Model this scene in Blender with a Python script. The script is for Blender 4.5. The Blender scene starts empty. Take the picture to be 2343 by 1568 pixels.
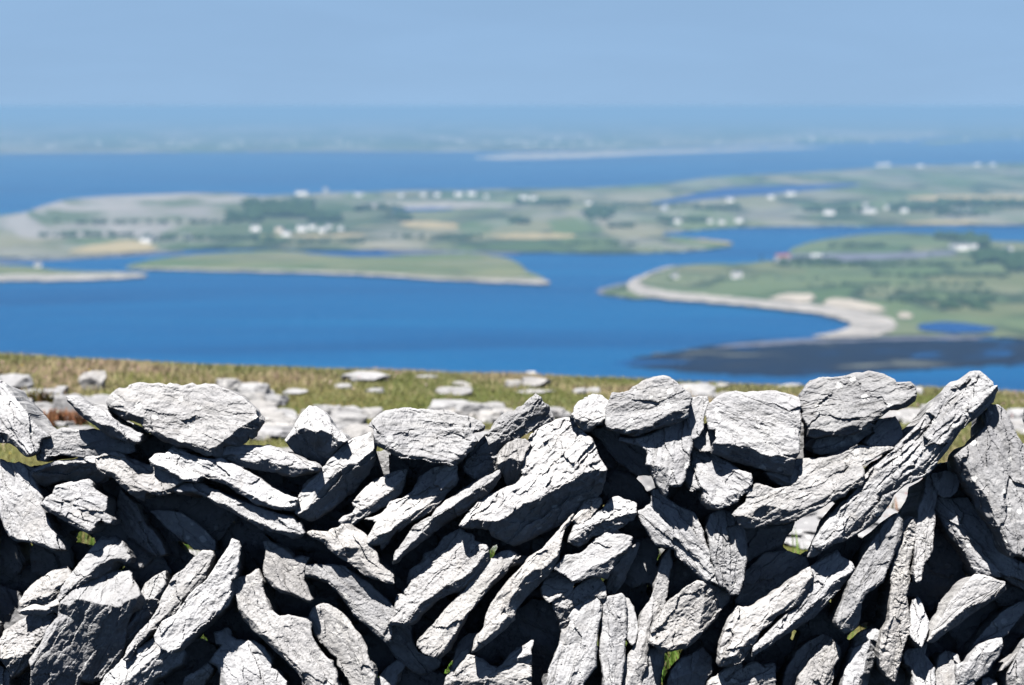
import bpy, math, random
import numpy as np
from mathutils import Vector, geometry

random.seed(7)
RNG = np.random.default_rng(7)
SC = bpy.context.scene
COL = SC.collection
CAMZ = 1.36            # eye height over the ground at the wall (m)
SEA = CAMZ - 200.0     # the bay lies 200 m below
PITCH = math.radians(6.22)
FPX = 4962.0           # focal length in pixels of the 2342 px wide photo
YW = 5.0               # the wall's face is 5 m from the camera
MPP = YW / FPX / 2.34 / 1.6533   # metres per enlarged pixel at the wall
SUN_DIR = Vector((-0.19, -0.57, 1.0)).normalized()   # towards the sun

OFF = {'A': (0, 0), 'B': (2246.4, 0), 'C': (4492.8, 0), 'D': (6720.5, 0),
       'E': (0, 1338.5), 'F': (2246.4, 1338.5), 'G': (4492.8, 1338.5), 'H': (6720.5, 1338.5)}


def parse(s):
    out, off = [], (0, 0)
    for t in s.split():
        if t in OFF:
            off = OFF[t]
        else:
            x, y = t.split(',')
            out.append((float(x) + off[0], float(y) + off[1]))
    return np.array(out)


def g2p(g):
    g = np.asarray(g, float)
    return np.stack([g[..., 0] / 2.34 / 1.6533, (1350 + g[..., 1] / 2.34) / 1.6533], -1)


def rays(p):
    """directions (y = 1) of the photo's pixels"""
    p = np.asarray(p, float)
    a = (p[..., 0] - 1171) / FPX
    b = (p[..., 1] - 784) / FPX
    dy = math.cos(PITCH) - b * math.sin(PITCH)
    dz = -math.sin(PITCH) - b * math.cos(PITCH)
    return np.stack([a / dy, np.ones_like(a), dz / dy], -1)


def at_depth(p, y):
    d = rays(p)
    return d * np.asarray(y)[..., None] + np.array([0, 0, CAMZ])


def at_height(p, z):
    """where the pixel's line of sight meets the level z"""
    d = rays(p)
    t = (np.asarray(z, float) - CAMZ) / d[..., 2]
    return d * t[..., None] + np.array([0, 0, CAMZ])


# ------------------------------------------------------------------ noise
def _hash(ix, iy, iz, seed):
    h = (ix * 374761393 + iy * 668265263 + iz * 2147483647 + seed * 974634777) & 0xFFFFFFFF
    h = ((h ^ (h >> 13)) * 1274126177) & 0xFFFFFFFF
    h = (h ^ (h >> 16)) & 0xFFFFFFFF
    return h.astype(np.float64) / 4294967295.0


def vnoise(x, y, z=0.0, seed=0):
    x = np.asarray(x, float); y = np.asarray(y, float); z = np.asarray(z, float) + np.zeros_like(x)
    ix, iy, iz = np.floor(x).astype(np.int64), np.floor(y).astype(np.int64), np.floor(z).astype(np.int64)
    fx, fy, fz = x - ix, y - iy, z - iz
    u, v, w = fx * fx * (3 - 2 * fx), fy * fy * (3 - 2 * fy), fz * fz * (3 - 2 * fz)
    r = 0
    for a in (0, 1):
        for b in (0, 1):
            for c in (0, 1):
                wt = (u if a else 1 - u) * (v if b else 1 - v) * (w if c else 1 - w)
                r = r + wt * _hash(ix + a, iy + b, iz + c, seed)
    return r * 2 - 1


def fbm(x, y, z=0.0, seed=0, octv=4, gain=.5):
    a, r, f = 1.0, 0, 1.0
    for o in range(octv):
        r = r + a * vnoise(np.asarray(x) * f, np.asarray(y) * f, np.asarray(z) * f, seed + 17 * o)
        a *= gain; f *= 2.03
    return r


def worley(x, y, seed=0):
    x = np.asarray(x, float); y = np.asarray(y, float)
    ix, iy = np.floor(x).astype(np.int64), np.floor(y).astype(np.int64)
    best = np.full(x.shape, 9.0)
    zz = np.zeros_like(ix)
    for a in (-1, 0, 1):
        for b in (-1, 0, 1):
            cx = ix + a + _hash(ix + a, iy + b, zz, seed)
            cy = iy + b + _hash(ix + a, iy + b, zz + 1, seed)
            best = np.minimum(best, np.hypot(cx - x, cy - y))
    return best


def cells2(x, y, seed=0):
    """jittered cells: two random numbers per cell and the offset from the cell's seed"""
    x = np.asarray(x, float); y = np.asarray(y, float)
    ix, iy = np.floor(x).astype(np.int64), np.floor(y).astype(np.int64)
    best = np.full(x.shape, 9.0); r1 = np.zeros_like(best); r2 = np.zeros_like(best); ox = np.zeros_like(best); oy = np.zeros_like(best)
    zz = np.zeros_like(ix)
    for a in (-1, 0, 1):
        for b in (-1, 0, 1):
            jx, jy = _hash(ix + a, iy + b, zz, seed), _hash(ix + a, iy + b, zz + 1, seed)
            dx, dy = x - (ix + a + jx), y - (iy + b + jy)
            d = np.hypot(dx, dy)
            m = d < best
            best = np.where(m, d, best)
            r1 = np.where(m, _hash(ix + a, iy + b, zz + 2, seed), r1); r2 = np.where(m, _hash(ix + a, iy + b, zz + 3, seed), r2)
            ox = np.where(m, dx, ox); oy = np.where(m, dy, oy)
    return r1 - .5, r2 - .5, ox, oy


# ------------------------------------------------------------------ object helpers
def link(name, verts, faces, mat, parent=None, smooth=False, mats=None, fmat=None):
    me = bpy.data.meshes.new(name)
    me.from_pydata([tuple(map(float, v)) for v in verts], [], [tuple(int(i) for i in f) for f in faces])
    for m in (mats or [mat]):
        me.materials.append(m)
    if smooth:
        me.polygons.foreach_set('use_smooth', [True] * len(me.polygons))
    if fmat is not None:
        me.polygons.foreach_set('material_index', [int(i) for i in fmat])
    me.update()
    o = bpy.data.objects.new(name, me)
    COL.objects.link(o)
    if parent:
        o.parent = parent
    return o


def tag(o, label=None, cat=None, group=None, kind=None):
    if label: o['label'] = label
    if cat: o['category'] = cat
    if group: o['group'] = group
    if kind: o['kind'] = kind
    return o


def empty(name, loc, label, cat, group=None, rz=0.0):
    o = bpy.data.objects.new(name, None)
    o.location = loc
    o.rotation_euler = (0, 0, rz)
    COL.objects.link(o)
    return tag(o, label, cat, group)


def recentre(o):
    """origin to the base of the mesh"""
    me = o.data
    n = len(me.vertices)
    co = np.empty(n * 3); me.vertices.foreach_get('co', co); co = co.reshape(-1, 3)
    c = np.array([(co[:, 0].min() + co[:, 0].max()) / 2, (co[:, 1].min() + co[:, 1].max()) / 2, co[:, 2].min()])
    me.vertices.foreach_set('co', (co - c).ravel())
    o.location = o.location + Vector(c)
    me.update()


# ------------------------------------------------------------------ materials
def newmat(name):
    m = bpy.data.materials.new(name)
    m.use_nodes = True
    nt = m.node_tree
    for n in list(nt.nodes):
        if n.type not in {'OUTPUT_MATERIAL', 'BSDF_PRINCIPLED'}:
            nt.nodes.remove(n)
    b = nt.nodes['Principled BSDF']
    b.inputs['Roughness'].default_value = .9
    b.inputs['Specular IOR Level'].default_value = .2
    return m, nt, b


class N:
    """short-hand for wiring nodes"""
    def __init__(s, nt): s.nt = nt

    def add(s, t, **kw):
        n = s.nt.nodes.new(t)
        for k, v in kw.items(): setattr(n, k, v)
        return n

    def put(s, sock, v):
        if hasattr(v, 'links') or isinstance(v, bpy.types.NodeSocket): s.nt.links.new(v, sock)
        else: sock.default_value = v

    def noise(s, vec, scale, detail=4, rough=.55, dist=0):
        n = s.add('ShaderNodeTexNoise')
        if vec is not None: s.put(n.inputs['Vector'], vec)
        n.inputs['Scale'].default_value = scale; n.inputs['Detail'].default_value = detail
        n.inputs['Roughness'].default_value = rough; n.inputs['Distortion'].default_value = dist
        return n.outputs['Fac']

    def vor(s, vec, scale, feature='F1', out='Distance', rnd=1.0):
        n = s.add('ShaderNodeTexVoronoi', feature=feature)
        if vec is not None: s.put(n.inputs['Vector'], vec)
        n.inputs['Scale'].default_value = scale
        n.inputs['Randomness'].default_value = rnd
        return n.outputs[out]

    def ramp(s, fac, stops, interp='LINEAR'):
        n = s.add('ShaderNodeValToRGB')
        n.color_ramp.interpolation = interp
        el = n.color_ramp.elements
        while len(el) < len(stops): el.new(.5)
        for e, (p, c) in zip(el, stops):
            e.position = p
            e.color = (*c, 1) if isinstance(c, tuple) else (c, c, c, 1)
        s.put(n.inputs['Fac'], fac)
        return n.outputs['Color']

    def mix(s, fac, a, b, mode='MIX'):
        n = s.add('ShaderNodeMix', data_type='RGBA', blend_type=mode)
        s.put(n.inputs[0], fac)
        for sock, v in ((n.inputs[6], a), (n.inputs[7], b)):
            if isinstance(v, tuple): sock.default_value = (*v, 1)
            else: s.put(sock, v)
        return n.outputs[2]

    def math(s, op, a, b=0.0, clamp=False):
        n = s.add('ShaderNodeMath', operation=op, use_clamp=clamp)
        s.put(n.inputs[0], a); s.put(n.inputs[1], b)
        return n.outputs[0]

    def mapping(s, vec, scale=(1, 1, 1), loc=(0, 0, 0)):
        n = s.add('ShaderNodeMapping')
        s.put(n.inputs['Vector'], vec)
        n.inputs['Scale'].default_value = scale; n.inputs['Location'].default_value = loc
        return n.outputs['Vector']

    def bump(s, h, strength=.5, dist=.01, normal=None):
        n = s.add('ShaderNodeBump')
        n.inputs['Strength'].default_value = strength; n.inputs['Distance'].default_value = dist
        s.put(n.inputs['Height'], h)
        if normal is not None: s.put(n.inputs['Normal'], normal)
        return n.outputs['Normal']


def limestone(name, lichen=.25, pits=.3, base=.395, warm=0.0, bed=True):
    m, nt, b = newmat(name)
    n = N(nt)
    tc = n.add('ShaderNodeTexCoord').outputs['Object']
    oi = n.add('ShaderNodeObjectInfo')
    mp = n.add('ShaderNodeVectorMath', operation='ADD')
    sc = n.add('ShaderNodeVectorMath', operation='SCALE')
    cv = n.add('ShaderNodeCombineXYZ')
    n.put(cv.inputs[0], oi.outputs['Random']); n.put(cv.inputs[1], oi.outputs['Random'])
    n.put(sc.inputs[0], cv.outputs[0]); sc.inputs['Scale'].default_value = 37.0
    n.put(mp.inputs[0], tc); n.put(mp.inputs[1], sc.outputs[0])
    v = mp.outputs[0]
    big = n.noise(v, 9, 3, .5)
    fine = n.noise(v, 70, 6, .65)
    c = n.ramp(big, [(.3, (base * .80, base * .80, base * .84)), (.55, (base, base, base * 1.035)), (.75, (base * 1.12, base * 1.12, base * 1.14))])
    c = n.mix(n.ramp(fine, [(.32, 0.0), (.7, 1.0)]), n.mix(.30, c, (.10, .10, .105)), c)
    # warm mineral staining
    st = n.noise(v, 5, 4, .6, .6)
    c = n.mix(n.math('MULTIPLY', n.ramp(st, [(.60, 0.0), (.74, 1.0)]), .30 + warm), c, (.33, .29, .235))
    # white crustose lichen rosettes
    w1 = n.noise(v, 45, 3, .6)
    vd = n.math('ADD', n.vor(v, 26), n.math('MULTIPLY', w1, .35))
    msk = n.math('MULTIPLY', n.ramp(vd, [(.36, 1.0), (.41, 0.0)]), n.ramp(n.noise(v, 7, 2), [(.5 - lichen * .25, 0.0), (.62 - lichen * .25, 1.0)]))
    c = n.mix(n.math('MULTIPLY', msk, .35 + lichen * .65, True), c, (.56, .56, .56))
    # black lichen specks and crusts
    sp = n.noise(v, 150, 3, .7)
    area = n.noise(v, 14, 4, .65)
    dk = n.math('MULTIPLY', n.ramp(sp, [(.53, 0.0), (.62, 1.0)]), n.ramp(area, [(.47, 0.0), (.62, 1.0)]))
    c = n.mix(n.math('MULTIPLY', dk, .5 + pits * .35, True), c, (.06, .06, .058))
    # bedding: fine laminae and a few open partings along the slab
    if bed:
        at = n.add('ShaderNodeAttribute', attribute_name='bed')
        ba = n.add('ShaderNodeVectorMath', operation='ADD')
        n.put(ba.inputs[0], n.mapping(at.outputs['Vector'], (5.5, 34, 12))); n.put(ba.inputs[1], sc.outputs[0])
        lam = n.noise(ba.outputs[0], 1.0, 6, .6, .35)
        bb = n.add('ShaderNodeVectorMath', operation='ADD')
        n.put(bb.inputs[0], n.mapping(at.outputs['Vector'], (3.0, 15, 6))); n.put(bb.inputs[1], sc.outputs[0])
        part = n.math('ABSOLUTE', n.math('SUBTRACT', n.noise(bb.outputs[0], 1.0, 4, .55, .5), .5))
        gate = n.ramp(n.noise(v, 6, 2), [(.46, 0.0), (.60, 1.0)])
        line = n.math('MULTIPLY', n.ramp(part, [(0.0, 1.0), (.012, 0.0)]), gate)
        c = n.mix(n.math('MULTIPLY', line, .55), c, (.09, .085, .08))
        c = n.mix(n.math('MULTIPLY', n.ramp(lam, [(.36, 1.0), (.50, 0.0)]), .28), c, (.20, .195, .19))
    tone = n.math('MULTIPLY_ADD', oi.outputs['Random'], .30)
    tone.node.inputs[2].default_value = .84
    # some stones weather warmer than their neighbours
    rn = n.math('FRACT', n.math('MULTIPLY', oi.outputs['Random'], 7.31))
    c = n.mix(n.math('MULTIPLY', n.ramp(rn, [(.45, 0.0), (1.0, 1.0)]), .5), c, n.mix(1.0, c, (1.04, .985, .90), 'MULTIPLY'))
    hs = n.add('ShaderNodeHueSaturation')
    n.put(hs.inputs['Value'], tone); n.put(hs.inputs['Color'], c)
    n.put(b.inputs['Base Color'], hs.outputs['Color'])
    b.inputs['Roughness'].default_value = .85
    h = n.math('ADD', n.math('MULTIPLY', n.noise(v, 60, 8, .70), 1.0), n.math('MULTIPLY', n.ramp(n.vor(v, 95), [(.0, 0.0), (.32, 1.0)]), .30 + pits * .5))
    if bed:
        h = n.math('ADD', h, n.math('MULTIPLY', lam, 1.5))
        h = n.math('SUBTRACT', h, n.math('MULTIPLY', line, 1.0))
    bp = n.bump(h, .6, .0045)
    rs = n.math('FRACT', n.math('MULTIPLY', oi.outputs['Random'], 13.7))     # some faces are worn smooth, others rough
    n.put(bp.node.inputs['Strength'], n.math('ADD', n.math('MULTIPLY', rs, .55), .22))
    n.put(b.inputs['Normal'], bp)
    return m


def flat(name, col, rough=.9, var=.15, scale=.05):
    m, nt, b = newmat(name)
    n = N(nt)
    tc = n.add('ShaderNodeTexCoord').outputs['Object']
    f = n.noise(tc, scale, 4)
    d = tuple(x * (1 - var * 1.5) for x in col); l = tuple(min(1, x * (1 + var)) for x in col)
    n.put(b.inputs['Base Color'], n.ramp(f, [(.3, d), (.7, l)]))
    b.inputs['Roughness'].default_value = rough
    b.inputs['Specular IOR Level'].default_value = .03
    return m

HAZE_COL = (.245, .445, .69, 1); HAZE_DENS = 1.2e-4
SKY_AIR, SKY_DUST, SKY_OZ, SKY_STR = .25, .05, 3.0, .05
CLOUD_COL = (2.4, 3.85, 5.8)
SUN_STR = 5.0
FSTOP = 2.6
EXPOSURE = 1.3
# ---------------------------------------------------------------- wall stones
# (name, label, outline, ridges, options).  Outlines are in enlarged photo pixels, a letter names the
# enlargement that the numbers after it belong to.
STONES = [
# --- capstones and upper courses, from one end of the wall to the other
('wall_slab', "pale slab with a sharp peak, sloping down off the picture's edge beside the tusk-shaped slab",
 "A -80,200 30,248 80,320 150,400 220,470 280,570 350,640 432,697 362,722 345,765 322,850 300,838 240,882 150,800 90,760 0,755 -80,740",
 ["A -80,640 60,680 120,740 190,810 245,860"], dict(y=-2, kup=.25, kdn=.9)),
('wall_slab', "thin tusk-shaped slab pointing up beside the biggest rounded boulder",
 "A 590,352 640,368 720,408 800,440 890,470 950,480 1000,555 1060,600 1252,690 1240,742 1190,772 1110,740 1000,690 900,650 850,605 780,562 700,505 650,435 605,390",
 ["A 600,362 700,470 800,545 900,605 1000,610 1100,700 1200,745"], dict(y=-6, kdn=1.1, T=.22)),
('capstone', "biggest rounded grey boulder on top of the wall, overhanging its neighbours",
 "A 945,400 975,340 1040,290 1110,290 1160,250 1240,230 1330,245 1400,238 1470,256 1510,238 1560,258 1592,272 1690,245 1760,265 1830,250 1910,268 2000,290 2090,340 2140,365 2210,420 2262,470 2266,530 2312,560 2290,620 2252,660 2256,712 2225,722 2190,700 2180,750 2130,782 2050,770 1960,790 1960,822 1982,892 1910,892 1880,868 1830,872 1740,835 1660,800 1560,790 1450,742 1370,695 1310,660 1270,620 1250,590 1200,572 1140,535 1110,560 1060,525 1000,490 965,460 950,430",
 ["A 1140,500 1260,540 1330,620 1500,720 1700,780 1850,820 1960,770 2100,640 2240,560"], dict(y=-5, kup=.28, kdn=.8, T=.30, strata=.35, lichen=.7)),
('wall_stone', "humped stone half in shadow under the tusk-shaped slab, split by a lip along its foot",
 "A 320,865 350,755 430,698 540,640 610,640 720,665 850,655 920,668 1060,735 1182,782 1185,832 1100,850 980,860 860,886 700,882 500,862 420,872 392,920 335,910",
 ["A 340,830 480,800 600,772 700,768 820,790 1000,800"], dict(y=1, kup=.2, kdn=.15)),
('wall_slab', "low arched stone, lit only along its upper rim, below the humped split stone",
 "A 285,1042 310,992 400,960 520,920 640,920 740,890 850,883 930,880 980,960 960,1060 880,1110 760,1120 620,1112 560,1090 470,1112 400,1127 335,1087",
 ["A 305,1015 420,975 560,955 700,940 850,948 940,950"], dict(y=1, kdn=1.2)),
('wall_slab', "curved slab tapering to a thin lower lip, directly under the biggest boulder's tail",
 "A 850,905 950,850 1030,850 1090,872 1150,930 1220,952 1330,962 1400,992 1500,1022 1590,1062 1622,1100 1562,1142 1532,1192 1420,1228 1350,1212 1300,1192 1282,1215 1272,1272 1180,1232 1090,1152 1020,1070 960,1050 890,1025 855,970",
 ["A 880,990 1010,1030 1090,1100 1190,1180 1290,1185 1420,1205 1540,1150"], dict(y=-3, kdn=.9, kup=.3)),
('wall_slab', "broad bright slab sliding down from the biggest boulder to the big slanting slab",
 "A 1325,912 1370,870 1460,870 1520,808 1620,842 1740,890 1870,915 1960,905 2100,970 2260,1060 B 94,1120 180,1180 270,1222 382,1262 365,1345 310,1358 200,1342 100,1318 0,1292 A 2160,1225 2070,1172 2000,1122 1900,1092 1820,1060 1760,1072 1740,1106 1622,1098 1580,1062 1450,1002 1340,962",
 ["A 1345,950 1460,985 1600,1075 1745,1085 1810,1045 1910,1075 2010,1105 2080,1150 2200,1215 B 100,1295 210,1325 350,1340"], dict(y=-5, kup=.3, kdn=.9)),
('wall_slab', "long bright layered slab lying parallel right under the broad bright slab",
 "A 1535,1180 1640,1122 1740,1118 1800,1128 1850,1170 1920,1182 1990,1222 2120,1282 2260,1320 B 94,1345 200,1390 340,1422 365,1470 420,1520 F 400,140 445,215 420,252 350,262 240,222 130,190 60,150 A 2330,1530 2200,1450 2050,1362 1920,1312 1830,1235 1700,1195 1580,1210",
 ["A 1560,1195 1700,1180 1830,1215 1930,1290 2060,1340 2200,1425 B 94,1500 F 60,130 150,175 250,205 410,235"], dict(y=-4, kup=.3, kdn=1.0)),
('wall_stone', "squarish layered stone with ragged ledges, tilted over the first grassy gap",
 "A 360,1307 410,1250 470,1222 490,1150 560,1132 640,1130 720,1100 790,1090 822,1112 822,1152 870,1202 940,1252 946,1312 922,1382 985,1440 975,1475 940,1470 900,1430 850,1472 790,1562 700,1512 620,1472 500,1402 420,1362",
 ["A 375,1315 430,1345 510,1385 630,1450 710,1490 785,1540"], dict(y=-2, kup=.2, kdn=.9, strata=1.4)),
('wall_slab', "large smooth slab on the picture's edge, under the sharp-peaked pale slab",
 "A -80,900 15,915 60,930 130,950 170,935 240,968 312,990 287,1050 312,1130 350,1200 386,1255 362,1310 E 380,20 420,110 460,190 520,270 572,366 480,373 400,345 300,300 150,286 80,250 40,160 0,60 -80,0",
 ["E -60,60 20,120 90,235 160,270 310,285 480,355"], dict(y=2, kup=.12, kdn=.9, strata=.3)),
('wall_stone', "dim leaning stone with one bright edge, in shade behind the squarish layered stone",
 "A 1060,1182 1130,1242 1200,1312 1250,1422 1300,1502 E 1340,200 1420,300 1462,400 1400,426 1310,382 1200,292 1110,212 1060,162 1030,82 1040,0 A 1030,1332 1050,1262",
 ["A 1080,1200 1170,1330 1230,1450 E 1270,170 1360,330"], dict(y=9, kup=.1, kdn=.5)),
('wall_slab', "dark shaded slab slanting below the long bright layered slab",
 "A 1340,1372 1450,1362 1600,1382 1700,1452 1800,1532 E 1830,230 1905,300 1905,372 1800,372 1720,362 1650,302 1560,232 1450,142 1380,62",
 [], dict(y=11, tz=-.1)),
('capstone', "small angular capstone with a dark triangular front, between two flat slabs",
 "B 278,742 330,680 370,600 420,510 450,480 490,440 560,450 610,490 660,540 690,602 740,660 800,700 832,742 800,762 740,802 690,862 660,902 640,962 580,972 500,942 420,892 350,832 310,782",
 ["B 285,742 340,690 400,645 450,635 530,665 600,655 690,678 740,740 800,748"], dict(y=-3, kup=.5, kdn=.95, strata=.5)),
('wall_slab', "flat wedge-shaped slab under the biggest boulder's right end, its front face grey",
 "A 1955,830 2000,790 2090,778 2180,788 B 0,790 110,800 220,825 330,865 420,905 520,945 574,977 556,1003 480,1013 420,1023 350,1053 270,1036 190,1020 60,1000 A 2200,978 2110,967 2060,922 1985,887",
 ["A 1970,850 2040,860 2120,900 B 0,935 130,902 200,945 290,965 400,985 550,980"], dict(y=-4, kup=.35, kdn=.5)),
('wall_slab', "big slanting slab, bright along its top with a broad dark underside, under the angular capstone",
 "B 370,1382 375,1300 392,1250 430,1182 500,1092 560,1042 640,972 690,882 760,812 830,762 900,722 940,712 1030,672 1082,762 1072,822 1060,930 1000,1040 900,1160 800,1250 700,1332 600,1402 530,1432 470,1437 410,1412",
 ["B 385,1400 480,1350 560,1210 660,1085 740,1020 820,950 920,920 1062,815"], dict(y=-2, kup=.35, kdn=1.0)),
('capstone', "broad flat-topped capstone with a thin lip jutting toward the rough leaning stone",
 "B 1020,612 1045,570 1090,530 1150,500 1240,480 1330,460 1420,465 1500,470 1600,480 1700,490 1770,495 1810,520 1870,530 1940,545 2000,570 2037,612 2035,637 1990,640 1940,650 1945,690 1972,742 1930,790 1930,822 1890,852 1860,892 1790,952 1740,957 1660,932 1560,932 1490,902 1400,895 1300,890 1240,862 1200,832 1110,792 1080,762 1070,692 1060,632",
 ["B 1090,745 1220,810 1320,870 1500,885 1600,900 1740,935 1850,860 1930,760"], dict(y=-6, kup=.4, kdn=.5, strata=1.1, T=.3)),
('wall_stone', "pitted stone tucked in the shade below the broad flat-topped capstone",
 "B 870,1292 900,1262 990,1162 1060,1112 1150,1062 1280,1012 1352,1002 1302,1202 1262,1232 1202,1292 1150,1322 1080,1362 980,1412 880,1477 770,1487 755,1452 800,1412 880,1382 900,1342",
 ["B 765,1465 900,1400 1050,1300 1200,1200 1300,1080"], dict(y=0, kup=.3, kdn=.5, pit=1)),
('wall_slab', "ribbed slab with a bright tongue at its tip, below the broad flat-topped capstone",
 "B 1120,1402 1180,1342 1212,1282 1300,1262 1400,1192 1450,1132 1470,1082 1520,1032 1600,982 1700,962 1790,972 1792,1082 1762,1152 1700,1212 1650,1292 1590,1352 1500,1402 1400,1452 1322,1512 1282,1542 F 1262,200 1200,262 1182,312 1130,362 1115,322 1010,322 1000,292 1030,230 1082,122 1040,102 985,100 1050,92 1110,62",
 ["F 1015,300 1100,240 1200,200 B 1320,1440 1450,1360 1560,1300 1640,1220 1740,1090"], dict(y=-2, kup=.4, kdn=.6, strata=1.2, pit=.5)),
('wall_slab', "slim diagonal slab with a hooked lower tip, between the ribbed slab and the massive block",
 "F 1230,497 1258,395 1310,330 1370,240 1410,170 1500,110 1570,80 B 1620,1350 1700,1282 1800,1222 1900,1152 2010,1092 2110,1042 2176,1004 2172,1062 2140,1122 2080,1202 1950,1292 1870,1372 F 1700,122 1600,202 1500,282 1400,352 1320,412 1266,457",
 ["F 1250,450 1340,370 1440,255 1540,165 1600,90 1720,20 B 1850,1270 1960,1190 2080,1120 2165,1030"], dict(y=-3, kup=.4, kdn=1.0, T=.2)),
('wall_stone', "rough pitted stone leaning to a peak beside the jutting lip of the flat-topped capstone",
 "B 1860,1000 1890,882 1960,792 2050,692 2150,592 2250,502 C 80,490 160,410 250,330 290,360 303,405 345,440 347,490 412,557 350,602 250,632 150,682 80,742 0,762 B 2200,782 2172,882 2162,1002 2080,1052 1990,1094 1900,1042",
 ["C 270,345 180,470 90,545 0,600 B 2150,720 2060,800 1990,900 1960,1060"], dict(y=4, kup=.25, kdn=.35, pit=1.3)),
('wall_stone', "small rounded knob stone wedged under the rough peaked stone",
 "B 2165,950 2180,862 2240,772 2320,737 C 70,732 150,737 200,770 150,850 125,935 105,1000 120,1060 130,1100 0,1150 B 2200,1030 2168,1002",
 ["B 2170,945 2260,905 C 40,900 110,920"], dict(y=1, kup=.4, kdn=.7, pit=.5)),
('wall_stone', "massive block with layered bright top and wide dark underside, at the middle of the wall",
 "B 1820,1492 1880,1412 1980,1302 2100,1222 2230,1162 C 30,1152 110,1112 150,1062 125,1002 128,940 150,870 200,792 180,742 250,660 330,610 430,560 530,545 590,550 617,620 692,690 742,732 772,812 802,892 872,992 C 862,1082 820,1202 700,1322 560,1422 430,1502 300,1562 F 2300,330 2200,282 2110,242 2080,182 1980,170 1850,172",
 ["B 1830,1490 1950,1440 2050,1455 2150,1450 2250,1420 C 130,1290 260,1255 400,1160 560,1085 700,1022 865,1000"], dict(y=-4, kup=.42, kdn=.95, strata=2.0, pit=.6)),
('capstone', "small dark-holed knobbly capstone beside the white-spotted boulder",
 "C 558,522 590,490 597,450 640,400 700,390 720,360 780,350 830,360 887,390 890,450 880,500 872,592 770,597 740,632 720,652 680,642 640,612 605,582 600,542",
 ["C 600,540 680,570 780,585 870,540"], dict(y=-1, kup=.4, kdn=.8, pit=2.2)),
('capstone', "tall humped capstone covered in white lichen spots",
 "C 875,440 905,390 920,330 1000,325 1070,310 1130,260 1200,220 1280,200 1370,171 1420,190 1480,220 1510,250 1560,290 1610,330 1627,370 1620,410 1600,450 1592,532 1540,562 1450,602 1390,612 1300,642 1220,662 1150,687 1080,682 1000,672 940,652 890,632 870,582 875,500",
 ["C 890,610 1000,640 1150,655 1280,590 1370,540 1450,480 1600,440"], dict(y=-7, kup=.22, kdn=.45, strata=.3, lichen=1)),
('wall_stone', "narrow upright grey stone wedged between the two lichen-spotted capstones",
 "C 1590,542 1610,442 1640,372 1700,360 1760,365 1777,420 1740,472 1727,562 1722,642 1680,702 1642,722 1602,652",
 [], dict(y=-3, tz=.1, T=.2)),
('wall_stone', "bright smooth stone with a ragged pointed foot, below the tall humped capstone",
 "C 990,742 1100,732 1180,722 1250,692 1340,652 1420,625 1470,585 1560,555 1605,560 1622,642 1632,722 1627,802 1602,902 1602,962 1572,1002 1557,1082 1532,1142 1480,1152 1420,1132 1412,1192 1395,1232 1350,1162 1300,1082 1270,1022 1268,962 1225,962 1245,862 1220,822 1170,782",
 ["C 1240,950 1330,960 1400,980 1440,1120 1530,1130"], dict(y=-6, kup=.25, kdn=.5, strata=.4, lichen=.4)),
('wall_stone', "blackened stone in deep shade below the tall humped capstone's left half",
 "C 735,630 830,640 862,610 902,640 982,680 1000,742 1080,762 1170,792 1235,852 1232,952 1270,982 1270,1042 1150,1042 1060,992 980,932 900,842 830,742 760,682",
 [], dict(y=9, tz=-.2)),
('wall_stone', "light rounded stone with an open crack, below the wide blocky capstone",
 "C 1650,800 1700,822 1800,832 1822,862 1930,932 2050,1002 2150,1042 2157,1102 2120,1192 2050,1232 2030,1282 1960,1302 1870,1347 1800,1332 1750,1292 1735,1222 1720,1162 1650,1172 1620,1192 1575,1132 1557,1092 1572,1002 1602,952 1640,922 1622,842",
 ["C 1740,1200 1790,1300 1880,1320 1960,1240 2060,1200 2120,1140"], dict(y=-5, kup=.3, kdn=.5, strata=.9)),
('wall_stone', "small brown-stained stone pinched against the wide blocky capstone's edge",
 "C 1640,742 1690,682 1762,592 1785,642 1845,650 1862,702 1822,762 1790,832 1700,832 1650,792",
 [], dict(y=-1, tz=.25, T=.2)),
('capstone', "wide blocky capstone with white lichen patches and a dark undercut ledge",
 "C 1765,562 1750,482 1790,412 1850,362 1920,325 2000,312 2100,322 2240,316 D 110,322 200,325 290,345 362,375 357,480 362,600 352,700 347,852 312,902 280,1047 180,1022 60,1002 C 2160,962 2000,922 1900,882 1812,852 1822,772 1852,722 1842,642 1785,640",
 ["C 1850,765 2000,775 2150,800 2250,865 D 110,880 230,876 340,850"], dict(y=-7, kup=.25, kdn=.75, strata=.5, lichen=1)),
('capstone', "flat beak-shaped capstone jutting out over the field, nearest the long tilted slab",
 "D 365,432 360,370 380,310 430,260 480,215 560,190 640,190 720,185 800,170 870,155 930,150 970,137 1030,145 1080,150 1130,180 1190,200 1212,245 1270,235 1330,230 1380,270 1387,330 1370,390 1300,442 1230,462 1150,462 1130,482 1060,532 1000,572 960,582 1012,612 930,642 840,682 720,692 600,692 500,717 430,702 440,632 430,592 385,542 395,492",
 ["D 440,650 520,640 660,660 780,600 900,620 1000,540 1120,450 1250,420 1375,340"], dict(y=-6, kup=.25, kdn=.6, strata=.6, lichen=.7)),
('wall_stone', "thin shaded ledge stone directly under the beak-shaped capstone",
 "D 470,802 510,742 600,702 720,690 800,650 900,655 1012,620 1000,662 930,702 850,772 760,822 650,842 540,857 490,842",
 ["D 490,825 620,800 720,780 800,700 950,660"], dict(y=0, kup=.3, kdn=.7)),
('wall_stone', "squarish grey stone with a shadowed corner, between the beak-shaped capstone and the long tilted slab",
 "D 1000,632 1060,562 1200,534 1242,602 1267,682 1262,742 1202,802 1060,802 950,772 980,722 1030,672",
 [], dict(y=0, tz=.2)),
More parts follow.
